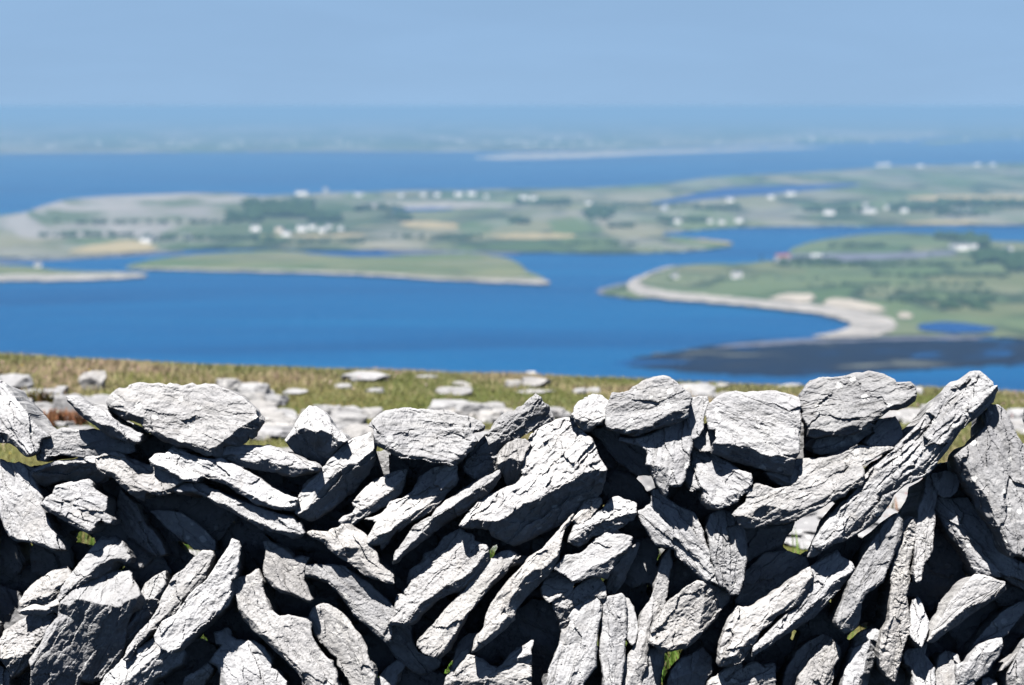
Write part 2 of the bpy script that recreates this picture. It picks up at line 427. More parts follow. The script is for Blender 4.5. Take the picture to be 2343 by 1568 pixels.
('wall_slab', "long grooved slab tilted up like a ramp, its tip standing clear against the bay",
 "D 1795,215 1870,160 1910,130 1950,131 2000,170 2062,230 2067,262 2102,258 2102,292 2072,342 2067,392 2032,422 1962,492 1862,572 1782,642 1722,722 1652,822 1582,912 1502,1022 1402,1082 1282,1132 1182,1222 1142,1302 1082,1392 1002,1472 H 962,172 852,232 742,292 642,312 562,372 482,417 425,432 520,232 620,82 D 700,1352 790,1252 880,1152 930,1052 1000,982 1100,902 1200,822 1270,742 1340,682 1400,602 1480,522 1560,442 1610,382 1642,322 1722,252",
 ["D 2085,285 1970,400 1800,555 1680,680 1560,820 1450,940 1300,1040 1150,1140 1050,1250 H 900,60 760,200 560,330"], dict(y=-7, kup=.3, kdn=.35, strata=2.2, T=.22)),
('wall_slab', "wide bright slab with a saw-edged foot, bridging to the long tilted slab",
 "D 280,1042 315,907 380,905 600,902 760,832 900,792 1060,802 1190,802 1080,862 960,922 905,962 925,1032 902,1142 800,1167 745,1232 640,1272 520,1342 400,1402 330,1442 160,1484 80,1472 0,1502 C 2130,1512 2040,1482 2030,1422 1990,1397 2050,1332 2110,1292 2125,1182 2200,1132 D 0,1132 120,1172 290,1157",
 ["C 2010,1410 2150,1400 D 20,1310 150,1340 260,1370 400,1330 560,1260 720,1180 880,1090"], dict(y=-6, kup=.22, kdn=.55, strata=.8, lichen=.4)),
('wall_stone', "small grey sliver showing under the wide blocky capstone's lower corner",
 "D 60,1032 180,1032 285,1057 290,1152 200,1142 100,1082",
 ["D 65,1040 180,1080 285,1125"], dict(y=-2, kup=.3, kdn=.9, T=.15)),
('wall_stone', "large upright knobbed block leaning on the long tilted slab from behind its tip",
 "D 2010,622 1995,502 2030,430 2110,430 2170,482 2207,562 2232,652 2312,752 2400,862 2450,1202 H 2440,300 2342,432 2290,402 2230,434 2190,382 2150,252 2100,172 2000,62 D 1942,1272 1872,1192 1812,1092 1797,1022 1762,962 1730,885 1800,822 1880,772 1945,682",
 ["D 1745,890 1830,960 1880,1080 1960,1180 2040,1300 H 2080,80 2170,220 2250,390"], dict(y=-8, kup=.2, kdn=.8, strata=.7, lichen=.6)),
('wall_stone', "small isolated rounded stone standing in the dark hollow beneath the long tilted slab",
 "D 1590,1212 1590,1102 1622,1032 1680,1020 1740,1052 1762,1112 1742,1182 1692,1237 1630,1237",
 [], dict(y=2, tz=.15, T=.2)),
('wall_slab', "broad dark slab in shade under the upright knobbed block",
 "D 1550,1262 1600,1232 1680,1262 1760,1252 1842,1252 1882,1302 1952,1402 2052,1522 H 2150,300 2230,452 2342,502 2440,562 2440,762 2280,692 2150,602 2005,605 1930,582 1850,472 1810,382 1760,322 1700,272 1640,182 1590,82 1545,2 D 1545,1302",
 ["D 1560,1270 1650,1380 H 1700,150 1830,330 1950,520 2100,570"], dict(y=4, kup=.1, kdn=.5)),
# --- middle and lower courses
('wall_stone', "small rough stone with shell-like scallops, near the dark pocket at the picture's edge",
 "E 178,832 230,742 300,682 380,622 460,562 530,540 592,525 617,572 622,622 572,672 542,762 502,822 420,842 350,862 260,862 180,872",
 ["E 190,850 300,800 420,790 500,700 590,640"], dict(y=1, kup=.5, kdn=.6, pit=1, strata=1)),
('wall_stone', "knobbly-topped stone leaning above the big two-faced block",
 "E 520,822 540,722 590,642 640,572 700,502 760,432 800,372 860,300 920,275 960,290 1030,280 1092,322 1132,382 1152,442 1142,482 1060,462 1000,472 972,547 880,602 800,622 720,672 650,702 592,742 540,792",
 ["E 530,800 620,690 720,640 800,570 880,480 1000,440 1140,460"], dict(y=0, kup=.4, kdn=.8, pit=1.6)),
('wall_stone', "thin tongue-like ledge stone poking out left of the big two-faced block",
 "E 173,922 220,890 310,855 390,875 440,850 500,815 532,852 522,942 480,902 400,942 300,946 220,942",
 ["E 180,920 300,900 400,905 500,860"], dict(y=-1, kup=.5, kdn=.8, T=.15)),
('wall_stone', "big two-faced block, bright on top and charcoal in front, in the lowest course",
 "E 530,852 590,752 700,692 850,622 980,572 1155,553 1166,632 1212,692 1246,772 1202,852 1132,982 1112,1122 1092,1292 1022,1402 942,1502 820,1532 700,1507 600,1572 580,1650 270,1650 282,1432 260,1352 360,1212 430,1062 520,962",
 ["E 535,850 620,860 690,815 780,830 900,855 1050,875 1130,815 1240,775", "E 270,1400 380,1250 450,1130 520,1000"], dict(y=-4, kup=.5, kdn=.62, strata=.3)),
('wall_stone', "pitted pale stone at the picture's edge, against the big two-faced block",
 "E 0,1172 60,1082 150,1022 230,972 300,942 400,932 480,922 522,952 512,1002 442,1062 402,1132 362,1212 302,1282 262,1352 252,1382 202,1432 100,1502 90,1442 50,1392 0,1332 -80,1300 -80,1202",
 ["E -60,1320 60,1330 200,1300 330,1190 420,1050"], dict(y=1, kup=.35, kdn=.6, pit=1.2)),
('wall_stone', "small low stone half hidden by dry grass in the bottom corner of the wall",
 "E -80,1402 0,1402 90,1462 80,1492 60,1650 -80,1650", [], dict(y=3, tz=.2)),
('wall_slab', "slender blade-like slab with a sharp point, beside the big two-faced block",
 "E 1112,1052 1160,1012 1212,902 1262,722 1292,662 1380,602 1466,564 1467,682 1452,762 1402,852 1352,952 1292,1032 1202,1122 1132,1252 1092,1322 1092,1202",
 ["E 1120,1050 1220,960 1280,800 1360,800 1450,680"], dict(y=2, kup=.4, kdn=.7)),
('wall_slab', "long leaning slab with its top in shadow, beside the slender blade-like slab",
 "E 1092,1342 1140,1232 1230,1112 1340,992 1402,882 1452,762 1502,672 1542,602 1640,532 1720,442 1790,380 1882,390 1892,430 1842,532 1827,642 1692,762 1642,832 1572,932 1500,1000 1442,1012 1340,1092 1202,1242 1130,1350",
 ["E 1100,1330 1200,1210 1330,1080 1420,990 1560,860 1640,760 1780,620 1880,430"], dict(y=1, kup=.2, kdn=.5, strata=1.1)),
('wall_slab', "tall smooth leaning slab with a slim shadowed tip and sharp foot, in the lower courses",
 "E 1560,942 1600,882 1680,772 1760,702 1830,642 1900,542 1960,452 2030,342 2065,278 2112,300 2132,342 2104,452 2107,562 2092,612 2042,642 2047,792 2022,852 1952,912 1852,992 1752,1072 1682,1152 1602,1232 1512,1287 1440,1242 1380,1192 1365,1132 1440,1012",
 ["E 1500,1280 1600,1200 1700,1100 1850,960 1960,880 2030,780 2050,640 2110,480"], dict(y=-4, kup=.15, kdn=.9, strata=.6)),
('wall_stone', "bright ragged stone running off the bottom of the picture under the tall smooth leaning slab",
 "E 860,1650 900,1550 940,1482 1040,1392 1090,1332 1150,1292 1250,1232 1360,1152 1382,1202 1440,1252 1512,1295 1602,1245 1642,1282 1602,1382 1502,1422 1442,1482 1372,1502 1332,1552 1300,1650",
 ["E 1000,1600 1150,1510 1240,1420 1340,1340 1400,1290"], dict(y=-1, kup=.25, kdn=.5, pit=.6, strata=.8)),
('wall_stone', "low pale stone emerging from black shade at the bottom, next to the white notched slab",
 "E 1530,1650 1560,1572 1640,1502 1760,1442 1842,1380 1882,1422 1872,1462 1812,1522 1760,1572 1740,1650", ["E 1560,1580 1700,1510 1860,1430"], dict(y=3, kup=.3, kdn=.8)),
('wall_slab', "white notched slab with a knob at its upper corner, on the picture's bottom edge",
 "E 1903,1102 1960,1088 2006,1064 2012,1122 2092,1172 2250,1180 2340,1240 F 150,1330 150,1422 220,1452 285,1532 295,1650 E 1950,1650 1957,1482 1932,1402 1860,1362 1902,1292 1977,1207 1915,1197",
 ["E 1870,1360 1960,1390 2000,1480 2020,1600"], dict(y=1, kup=.15, kdn=.6, strata=.4)),
('wall_slab', "largest smooth white slab slanting down through the lower courses, grassy chink at its shoulder",
 "E 2040,652 2110,620 2222,590 2290,558 F 75,642 80,722 115,822 140,912 230,962 300,952 400,972 512,992 497,1062 507,1132 582,1272 692,1372 732,1472 760,1650 500,1650 430,1502 350,1402 240,1302 100,1172 0,1082 E 2170,992 2120,902 2090,802 2050,742",
 ["E 2060,740 2140,900 2230,1000 F 60,1085 150,1165 250,1270 370,1370 480,1500 560,1630"], dict(y=-2, kup=.1, kdn=.9, strata=.35)),
('wall_stone', "grey-white stone with two jagged teeth, above the largest smooth white slab",
 "F 92,300 130,296 200,330 260,370 320,410 350,452 430,432 482,440 452,500 442,562 440,642 472,702 512,802 492,827 430,802 330,762 240,742 170,692 100,612 88,562 98,482 110,390",
 ["F 100,590 190,680 250,725 340,745 430,785 500,815"], dict(y=-2, kup=.1, kdn=.9, strata=.3)),
('wall_slab', "cracked bright slab with a grey broken lower face, amid a herringbone of slabs",
 "F 478,222 520,205 660,215 690,190 750,180 780,147 850,150 900,180 950,215 1005,260 1022,330 1082,410 1102,482 1162,542 1227,592 1232,667 1190,662 1120,632 1050,622 960,572 900,522 840,482 760,432 680,372 640,322 560,272 500,242",
 ["F 490,228 580,265 660,300 710,370 800,360 920,350 940,450 1060,590 1190,650"], dict(y=-4, kup=.3, kdn=.55, strata=.6)),
('wall_slab', "long flat slab shaded along its upper edge, beneath the cracked bright slab",
 "F 440,602 450,532 470,505 560,500 640,505 800,520 900,592 1000,652 1080,730 1180,822 1250,902 1270,962 1202,1042 1217,1102 1202,1172 1172,1192 1090,1112 1000,1032 890,952 850,882 790,792 720,712 650,652 540,612 470,602",
 ["F 460,592 550,600 660,640 740,710 810,785 870,875 910,940 1020,1020 1110,1100 1180,1170"], dict(y=-1, kup=.06, kdn=.9, strata=.3)),
('wall_slab', "round-headed slab standing on its end beside the largest smooth white slab",
 "F 503,952 530,890 580,862 622,843 665,850 740,902 820,962 882,1062 962,1162 992,1222 1002,1302 1052,1412 1072,1492 1060,1560 1040,1650 930,1650 850,1522 750,1392 740,1332 682,1282 602,1192 540,1112 520,1032",
 ["F 560,880 640,900 740,990 830,1060 920,1180 970,1270 1010,1400 1050,1520"], dict(y=0, kup=.3, kdn=.2, strata=.3)),
('wall_stone', "dim low stone deep at the bottom, between the round-headed slab and the dark sack-shaped stone",
 "F 1080,1530 1110,1502 1182,1412 1262,1352 1342,1392 1272,1472 1182,1562 1120,1650 1060,1650", [], dict(y=6, tz=.0)),
('wall_stone', "chunky stone, bright and pitted with a rounded shaded shoulder, beside two slim diagonals",
 "F 1330,732 1370,702 1390,642 1362,662 1380,552 1440,512 1510,462 1512,432 1580,402 1630,342 1680,262 1760,222 1830,185 1870,220 1942,245 1942,290 2062,332 2077,422 2062,502 2002,602 1902,652 1832,722 1752,752 1652,792 1552,862 1482,932 1422,1002 1382,1032 1302,1042 1262,1032 1190,1032 1240,962 1250,902 1262,802 1300,770 1352,782",
 ["F 1200,1020 1360,1000 1410,910 1500,830 1600,770 1700,700 1850,630 1980,500 2060,380"], dict(y=-2, kup=.3, kdn=.95, pit=.9, strata=.5)),
('wall_stone', "dark sack-shaped stone in shadow at the foot of the chunky pitted stone",
 "F 1172,1182 1220,1102 1240,1052 1310,1042 1382,1047 1392,1152 1452,1282 1522,1322 1652,1332 1642,1402 1562,1442 1482,1462 1382,1422 1292,1352 1212,1262",
 [], dict(y=9, tz=-.7)),
('wall_slab', "upper of two parallel slim diagonal slabs, sunlit with a blunt foot",
 "F 1448,1222 1460,1172 1520,1112 1602,1022 1702,902 1772,822 1852,742 1892,672 1962,632 2012,562 2062,492 2122,432 2202,387 2250,378 2290,397 2330,420 G 205,440 150,502 100,492 60,492 F 2270,502 2202,602 2102,682 2002,802 1902,922 1852,1002 1802,1082 1772,1142 1712,1252 1652,1322 1562,1312 1502,1282",
 ["F 1640,1300 1720,1190 1790,1080 1880,950 1970,830 2080,680 2200,550 2290,480"], dict(y=-2, kup=.2, kdn=1.0, strata=.8)),
('wall_slab', "lower, longer of two parallel slim diagonal slabs, rising to a gnarled grey tip",
 "F 1933,1282 1960,1202 2030,1072 2060,952 2102,852 2182,742 2260,652 G 100,552 210,442 320,352 420,242 500,142 580,52 C 560,1462 640,1362 700,1292 760,1250 827,1255 832,1342 780,1392 700,1442 640,1502 G 560,82 500,182 472,262 462,332 442,382 432,452 402,532 302,642 182,762 62,902 F 2290,992 2202,1082 2082,1182 2002,1242",
 ["F 1942,1265 2050,1175 2150,1080 2240,950 G 20,800 110,670 220,555 350,520 430,430"], dict(y=-4, kup=.15, kdn=1.0, strata=.8)),
('wall_stone', "wide pale lumpy stone on the bottom edge below the two slim diagonals",
 "F 1480,1650 1640,1562 1702,1502 1755,1432 1770,1472 1842,1372 1890,1300 2022,1342 2087,1392 2150,1422 2212,1387 2340,1372 G 202,1402 202,1502 212,1650",
 ["F 1500,1640 1700,1560 1900,1500 2100,1500 G 60,1500 200,1480"], dict(y=-1, kup=.2, kdn=.3, pit=.8)),
('wall_stone', "small triangular stone perched on the wide pale lumpy stone",
 "F 2205,1392 2260,1312 2340,1242 G 80,1262 160,1212 218,1175 202,1272 207,1352 202,1402 100,1382", ["F 2215,1380 G 0,1350 190,1300"], dict(y=1, kup=.4, kdn=.5, pit=.6)),
('wall_stone', "small dull stone squeezed between the lower slim diagonal and the lumpy bottom stone",
 "F 1790,1252 1840,1162 1902,1117 1980,1112 2002,1152 1942,1212 1902,1262 1852,1332 1822,1352 1770,1442 1760,1382", [], dict(y=3, tz=.0)),
('wall_stone', "honeycombed stone with a blackened pitted top, below the massive block's underside",
 "G 545,300 560,242 592,160 640,130 682,130 692,100 762,60 832,20 C 850,1342 902,1282 982,1240 1022,1262 1130,1302 1134,1382 1102,1442 G 1062,112 1022,162 962,182 992,225 942,222 872,212 822,232 742,242 702,292 622,332 560,312",
 ["G 550,290 640,250 720,180 830,120 C 900,1440 1010,1400 1120,1380"], dict(y=-1, kup=.4, kdn=.8, pit=2.0)),
('wall_stone', "long faceted stone standing on end below the honeycombed stone",
 "G 413,532 480,472 502,422 570,422 640,412 692,372 762,292 832,242 882,215 960,237 1032,235 1097,260 1087,322 1042,382 962,422 932,482 922,542 872,622 742,602 622,642 580,662 542,622",
 ["G 425,535 580,650 700,560 860,470 930,440 1060,350"], dict(y=-2, kup=.3, kdn=.5, strata=.5)),
('wall_stone', "dark slanting stone in the shadow right of the long faceted stone",
 "G 880,700 900,600 925,542 940,485 965,428 1045,385 1095,335 1160,310 1130,420 1060,560 980,700 940,760 890,760", ["G 930,520 1030,420 1130,330"], dict(y=3, kup=.3, kdn=.9)),
('wall_stone', "rounded grey corner stone beneath the long faceted stone",
 "G 303,702 340,622 413,540 470,582 522,632 582,672 560,740 500,790 430,792 370,832 320,782", [], dict(y=2, tz=.1, strata=.8)),
('wall_stone', "craggy stone with a shadow stripe, above the pair of upright pillar stones",
 "G 400,832 480,772 562,742 622,692 702,622 800,602 862,702 866,782 842,850 782,772 702,822 602,882 552,952 540,1042 480,1102 462,982 410,902",
 ["G 420,850 520,900 600,830 720,770 850,780"], dict(y=1, kup=.2, kdn=.5, pit=.8, strata=.7)),
('wall_stone', "broad pillar stone standing upright on the bottom edge, first of three in a row",
 "G 545,962 602,882 702,822 772,778 837,872 812,1002 787,1152 772,1282 782,1402 722,1472 662,1560 640,1650 300,1650 370,1432 430,1282 490,1132 545,1042 560,1002",
 ["G 560,1040 640,1200 600,1400 520,1560", "G 800,960 760,1150 730,1350 640,1520"], dict(y=-2, kup=.05, kdn=.25, strata=.3)),
('wall_stone', "slim pillar stone standing upright in the middle of three pillar stones",
 "G 845,852 882,790 952,775 1002,760 1032,802 1042,902 1042,1002 1047,1102 1032,1202 1032,1322 1012,1442 960,1650 880,1650 850,1482 820,1332 815,1252 832,1102 822,1052 845,952",
 ["G 900,800 920,1000 900,1200 920,1400 930,1550"], dict(y=-1, kup=.25, kdn=.3, strata=.3)),
('wall_stone', "flat light stone peeping out behind the slim pillar stone",
 "G 1030,802 1065,810 1112,882 1132,982 1152,1082 1122,1182 1102,1207 1070,1162 1045,1112 1042,952", [], dict(y=3, tz=.1, T=.2)),
('wall_stone', "smooth leaning stone with brown seams, third of the three pillar stones",
 "G 960,1650 985,1492 1020,1382 1092,1262 1142,1172 1172,1022 1202,902 1282,790 1322,842 1362,922 1322,1002 1272,1102 1252,1222 1232,1292 1227,1402 1182,1502 1160,1650",
 ["G 1060,1600 1130,1400 1200,1200 1230,1050 1290,920"], dict(y=1, kup=.2, kdn=.3, strata=.3)),
('wall_slab', "dark shadowed sliver slab standing between two grassy chinks",
 "G 1270,810 1312,682 1340,562 1372,452 1432,368 1452,482 1422,622 1402,762 1372,902 1340,872", [], dict(y=6, tz=-.1)),
('wall_stone', "faceted block with scooped hollows and a long dark flank, over the widest grassy hole",
 "G 1253,1192 1290,1032 1350,962 1390,872 1480,782 1580,702 1682,643 1737,665 1850,702 1952,742 1962,802 1882,902 1762,1062 1652,1182 1562,1242 1402,1267 1370,1292 1320,1232",
 ["G 1270,1190 1400,1230 1590,1190 1690,1090 1730,900 1740,680"], dict(y=-3, kup=.3, kdn=.8, pit=1.0, strata=1.2)),
('wall_stone', "smooth half-shaded stone at the bottom, against the widest grassy hole",
 "G 1230,1302 1262,1242 1330,1242 1382,1277 1372,1402 1342,1502 1320,1650 1160,1650 1192,1482 1227,1410", ["G 1240,1320 1300,1400 1250,1600"], dict(y=2, kup=.15, kdn=.5)),
('wall_slab', "blue-shadowed slab with one sunlit patch, below the bright pointed-foot stone",
 "G 1150,32 1202,10 1270,-30 C 1290,1170 1330,1180 1402,1252 1500,1322 1640,1382 G 1702,150 1742,282 1792,432 1832,542 1882,622 1905,695 1830,665 1750,652 1682,592 1602,512 1522,442 1492,372 1422,342 1370,342 1310,322 1250,222 1202,152",
 ["G 1310,315 1420,330 1500,360 1540,430 1620,500 1780,630"], dict(y=0, kup=.05, kdn=.7)),
('wall_stone', "spear-shaped hanging stone with round pits, lit on one half",
 "G 1790,322 1762,152 1802,62 1902,20 2002,50 2082,150 2112,302 2112,432 2092,562 2062,702 2042,764 1980,767 1932,702 1890,692 1842,602 1832,502 1797,422",
 ["G 1840,300 1920,450 1960,600 2000,740"], dict(y=-2, kup=.15, kdn=.15, pit=1.0)),
('wall_stone', "smooth round-nosed stone low down in black shade, by the widest grassy hole",
 "G 1400,1650 1420,1522 1470,1422 1540,1327 1630,1300 1720,1240 1800,1330 1800,1450 1740,1540 1690,1650",
 ["G 1450,1520 1560,1480 1660,1420 1690,1320"], dict(y=1, kup=.2, kdn=.5, strata=.2)),
('wall_slab', "thick fluted slab with a chalky scooped end, forming the upper half of a split pair",
 "G 1878,1292 1895,1192 1930,1082 1965,992 2002,932 2035,870 2100,892 2170,890 H 0,832 100,772 200,702 300,622 440,528 472,592 432,702 382,762 352,842 252,902 152,952 82,1032 0,1082 G 2190,1172 2132,1262 2062,1367 1982,1387 1902,1402 1885,1402",
 ["G 1890,1330 2020,1300 2100,1200 2200,1110 H 60,980 180,900 330,800 440,620"], dict(y=-5, kup=.25, kdn=.7, strata=1.0)),
('wall_slab', "long straight-backed slab with a jagged top end, forming the lower half of a split pair",
 "H -65,1302 -50,1222 20,1162 120,1067 250,937 360,850 402,722 472,592 450,530 560,460 680,373 717,430 812,480 837,540 802,602 722,702 622,812 482,962 352,1042 202,1132 62,1232",
 ["H -50,1275 100,1155 230,1065 400,920 560,790 700,650 825,545"], dict(y=-4, kup=.25, kdn=1.0, strata=1.0)),
('wall_slab', "wide bright slab on the bottom edge under the split pair",
 "G 1650,1650 1740,1592 1782,1532 1882,1472 1962,1412 2062,1367 2072,1432 2150,1372 2202,1367 2280,1422 2340,1392 H 50,1392 132,1384 132,1482 120,1650",
 ["G 1750,1610 1950,1560 2150,1530 H 100,1500"], dict(y=0, kup=.2, kdn=.25, strata=.6, pit=.4)),
('wall_stone', "jet-dark stone in shadow above the split pair",
 "G 2020,832 2082,702 2112,562 2180,502 H 0,442 60,402 240,382 410,442 442,515 300,602 100,742 G 2170,880 2050,862", [], dict(y=9, tz=-.2)),
('wall_stone', "black shadowed block under the wide bright slab's saw-edged foot",
 "D 0,1502 160,1492 302,1462 H 282,190 230,252 190,332 100,362 0,402 G 2120,470 2080,302 2040,130 C 2040,1492", [], dict(y=10, tz=-.3)),
('wall_slab', "two-toned slab, jet dark above and sunlit below, pointing up to the pavement gap",
 "H 678,1002 720,882 770,762 800,642 900,472 1000,292 1090,152 1180,82 1237,58 1262,112 1242,282 1182,422 1122,562 1087,652 1012,712 932,762 892,852 877,1022 820,1082 750,1107 692,1042",
 ["H 690,1030 760,960 860,860 900,760 1000,690 1090,600 1190,380 1250,100"], dict(y=-4, kup=.12, kdn=.7)),
('wall_stone', "tall rough column stone with a shadowed crown, in the fan of upright stones",
 "H 1153,592 1190,472 1230,302 1265,142 1340,76 1397,122 1392,262 1342,422 1322,502 1322,652 1292,782 1322,942 1332,1062 1262,1242 1232,1382 1195,1545 1130,1482 1072,1402 1063,1222 1090,1092 1155,992 1160,852 1170,692",
 ["H 1330,120 1260,420 1220,650 1230,850 1180,1100 1150,1300"], dict(y=-3, kup=.15, kdn=.2, pit=1.2)),
('wall_stone', "tallest thin dark-topped column stone, under the long tilted slab's shadow",
 "D 1400,1352 1460,1222 1477,1062 1562,1032 1592,1122 1562,1252 1540,1352 1552,1452 H 1537,202 1527,382 1492,442 1452,482 1422,642 1390,657 1370,542 1385,302 1395,132",
 [], dict(y=0, tz=.05, pit=1.0)),
('wall_stone', "small diamond-shaped pale stone at the hub of the fan of upright stones",
 "H 1340,902 1360,832 1402,788 1432,842 1452,922 1492,1002 1482,1102 1432,1222 1350,1142 1330,1062", [], dict(y=-2, tz=.15, T=.2, pit=.5)),
('wall_stone', "upright stone with rippled shadow edges below the small diamond-shaped stone",
 "H 1280,1302 1300,1262 1420,1242 1482,1192 1460,1302 1512,1372 1545,1432 1540,1650 1370,1650 1362,1482 1332,1402 1290,1382", [], dict(y=1, tz=.1)),
('wall_slab', "tapering spearhead slab with its upper half in shade, beside the fan of upright stones",
 "H 1488,1184 1530,1092 1622,962 1672,852 1742,772 1802,702 1902,592 2002,602 2162,662 2172,722 2082,802 1952,882 1822,972 1702,1062 1602,1132 1542,1182",
 ["H 1495,1180 1600,1085 1700,990 1820,890 2000,810 2160,700"], dict(y=-2, kup=.1, kdn=1.0, strata=.3)),
('wall_stone', "rough pale stone with a broad shadow strip on its flank, between two grassy gaps",
 "H 300,1650 350,1502 430,1372 500,1272 600,1192 640,1153 702,1232 702,1332 652,1402 642,1502 560,1650", ["H 520,1630 600,1480 690,1330"], dict(y=1, kup=.1, kdn=.4, pit=.8)),
('wall_slab', "shadowed slab slanting beside the rough pale stone, mostly black",
 "H 120,1650 230,1452 330,1272 430,1192 560,1122 640,1150 502,1272 430,1372 350,1502 310,1650", [], dict(y=6, tz=-.1)),
('wall_stone', "square-ended prism stone, white in front and black on its side, rising from the bottom edge",
 "H 690,1650 760,1452 820,1302 870,1162 890,1112 950,1082 1022,1070 1062,1092 1082,1162 1052,1232 1012,1382 962,1502 900,1650",
 ["H 900,1110 985,1175 965,1260 930,1400 850,1620"], dict(y=0, kup=.15, kdn=1.1, strata=.4)),
('wall_stone', "wide pale stone with a shallow notch, on the bottom edge under the spearhead slab",
 "H 1550,1650 1570,1402 1595,1310 1650,1270 1742,1297 1772,1372 1742,1422 1752,1502 1745,1650", [], dict(y=1, tz=.1)),
('wall_slab', "stubby slab with a bright upper end and a dark hollow under it",
 "H 1742,1482 1750,1392 1832,1372 1892,1292 1950,1217 2050,1172 2142,1152 2147,1222 2112,1312 2062,1362 2012,1452 1902,1542 1830,1650 1742,1650",
 ["H 1760,1480 1870,1400 1930,1300 2080,1260 2140,1200"], dict(y=0, kup=.25, kdn=.35, pit=.5)),
('wall_slab', "black slab in shade above the stubby slab",
 "H 1832,1368 1902,1202 2002,1082 2150,922 2280,850 2440,800 2300,960 2200,1102 2145,1150 1952,1213", [], dict(y=7, tz=-.1)),
('wall_slab', "tall pale slab cut by the picture's edge in the bottom course",
 "H 2190,1472 2240,1392 2292,1292 2342,1182 2440,1052 2440,1650 2230,1650 2192,1532", ["H 2210,1500 2300,1480 2360,1380 2440,1250"], dict(y=0, kup=.15, kdn=.3)),
('wall_stone', "tiny grey splinter stone beside the tall slab at the picture's edge",
 "H 2138,1432 2170,1382 2292,1272 2242,1342 2182,1402", [], dict(y=2, tz=0, T=.1)),
('wall_stone', "small low stone barely showing at the bottom, under the stubby slab",
 "H 1930,1650 1952,1592 1975,1512 2022,1500 2090,1542 2120,1650", [], dict(y=2, tz=.2)),
]

# grassy or bright chinks that stay open right through the wall
HOLES = ["E 150,290 295,295 285,390 250,515 235,460", "E 660,175 760,225 850,275 815,345 640,300 625,200", "E 1565,255 1610,290 1700,355 1780,365 1680,465 1620,350",
"E 1890,450 1930,450 1925,480 1885,478", "A 1190,785 1240,820 1190,825", "A 450,1125 560,1100 545,1135 480,1140", "E 2075,900 2095,835 2130,885 2080,935", "B 1500,905 1535,905 1530,940",
"F 1660,1465 1700,1400 1760,1340 1730,1460", "F 1180,1270 1220,1280 1185,1340", "F 2085,360 2145,330 2150,400 2080,480", "G 280,990 330,980 335,1022 285,1025",
"G 1320,345 1395,385 1340,515 1310,520 1335,440", "G 1300,620 1280,700 1230,785 1240,690", "G 1145,985 1160,930 1180,925 1165,985", "G 1400,1270 1585,1220 1500,1340 1420,1440 1340,1640 1335,1400",
"G 2110,465 2180,455 2130,500", "D 300,1465 400,1405 640,1275 780,1255 620,1480 430,1745 300,1740 210,1680 240,1590", "H 750,640 760,720 720,830 600,865 700,700",
"H 410,1005 300,1175 262,1110", "H 1000,985 940,1080 850,1130 780,1320 800,1180 765,1115 880,1050", "H 730,1430 690,1560 650,1650 660,1520", "H 1155,870 1155,960 1110,1005 1090,930",
"H 1060,1590 1110,1590 1085,1520", "H 1820,430 1905,570 1830,665 1800,520", "H 1745,1110 1790,1040 1790,1090 1760,1125", "H 2125,1560 2170,1430 2195,1500 2150,1640",
"C 1160,1062 1290,1062 1330,1160 1270,1228 1240,1150 1145,1100", "D 1475,1050 1460,1230 1400,1395 1300,1415 1240,1395 985,1600 1000,1480 1140,1310 1280,1145", "D 915,955 1180,805 1050,930 940,1010",
"C 760,700 800,770 780,770", "D 1900,540 1920,500 1900,580"]

# ------------------------------------------------------------------ the dry stone wall
M_STONE = limestone('pale limestone', .5, .35)
M_LICHEN = limestone('lichen spotted limestone', 1.25, .2, .325)
M_PIT = limestone('pitted limestone', .1, 1.0, .38, .1)
M_BACK = limestone('shade darkened limestone', .05, .5, .22, .1)  # darker limestone copy for the inner stones, shade put into the colour


def seg_dist(P, A, B):
    """distance of points P (n,2) to segments A-B (m,2): (n,m) distances and the segments' normals' side"""
    d = B - A
    L2 = (d ** 2).sum(1) + 1e-9
    t = ((P[:, None, :] - A[None]) * d[None]).sum(2) / L2[None]
    t = t.clip(0, 1)
    q = A[None] + t[..., None] * d[None]
    return np.sqrt(((P[:, None, :] - q) ** 2).sum(2))


def inside(P, poly):
    x, y = P[:, 0], P[:, 1]
    r = np.zeros(len(P), bool)
    j = len(poly) - 1
    for i in range(len(poly)):
        xi, yi = poly[i]; xj, yj = poly[j]
        c = ((yi > y) != (yj > y))
        if yj != yi:
            r ^= c & (x < (xj - xi) * (y - yi) / (yj - yi) + xi)
        j = i
    return r


def refine(poly, step, seed, amp, grow=0.0):
    out = []
    n = len(poly)
    for i in range(n):
        a, b = poly[i], poly[(i + 1) % n]
        k = max(1, int(math.ceil(np.hypot(*(b - a)) / step)))
        for j in range(k):
            out.append(a + (b - a) * j / k)
    o = np.array(out)
    tg = np.roll(o, -3, 0) - np.roll(o, 3, 0)
    area = (o[:, 0] * np.roll(o[:, 1], -1) - np.roll(o[:, 0], -1) * o[:, 1]).sum()
    nn = np.stack([tg[:, 1], -tg[:, 0]], 1) * (1 if area > 0 else -1)
    o = o + grow * nn / (np.linalg.norm(nn, axis=1)[:, None] + 1e-6)
    # corner softening, then ragged breakage
    o = .84 * o + .08 * (np.roll(o, 1, 0) + np.roll(o, -1, 0))
    dx = fbm(o[:, 0] / 70, o[:, 1] / 70, 0, seed) * amp + fbm(o[:, 0] / 22, o[:, 1] / 22, 3.3, seed + 5, 3) * amp * .55
    dy = fbm(o[:, 0] / 70, o[:, 1] / 70, 7.7, seed) * amp + fbm(o[:, 0] / 22, o[:, 1] / 22, 9.1, seed + 5, 3) * amp * .55
    return o + np.stack([dx, dy], 1)


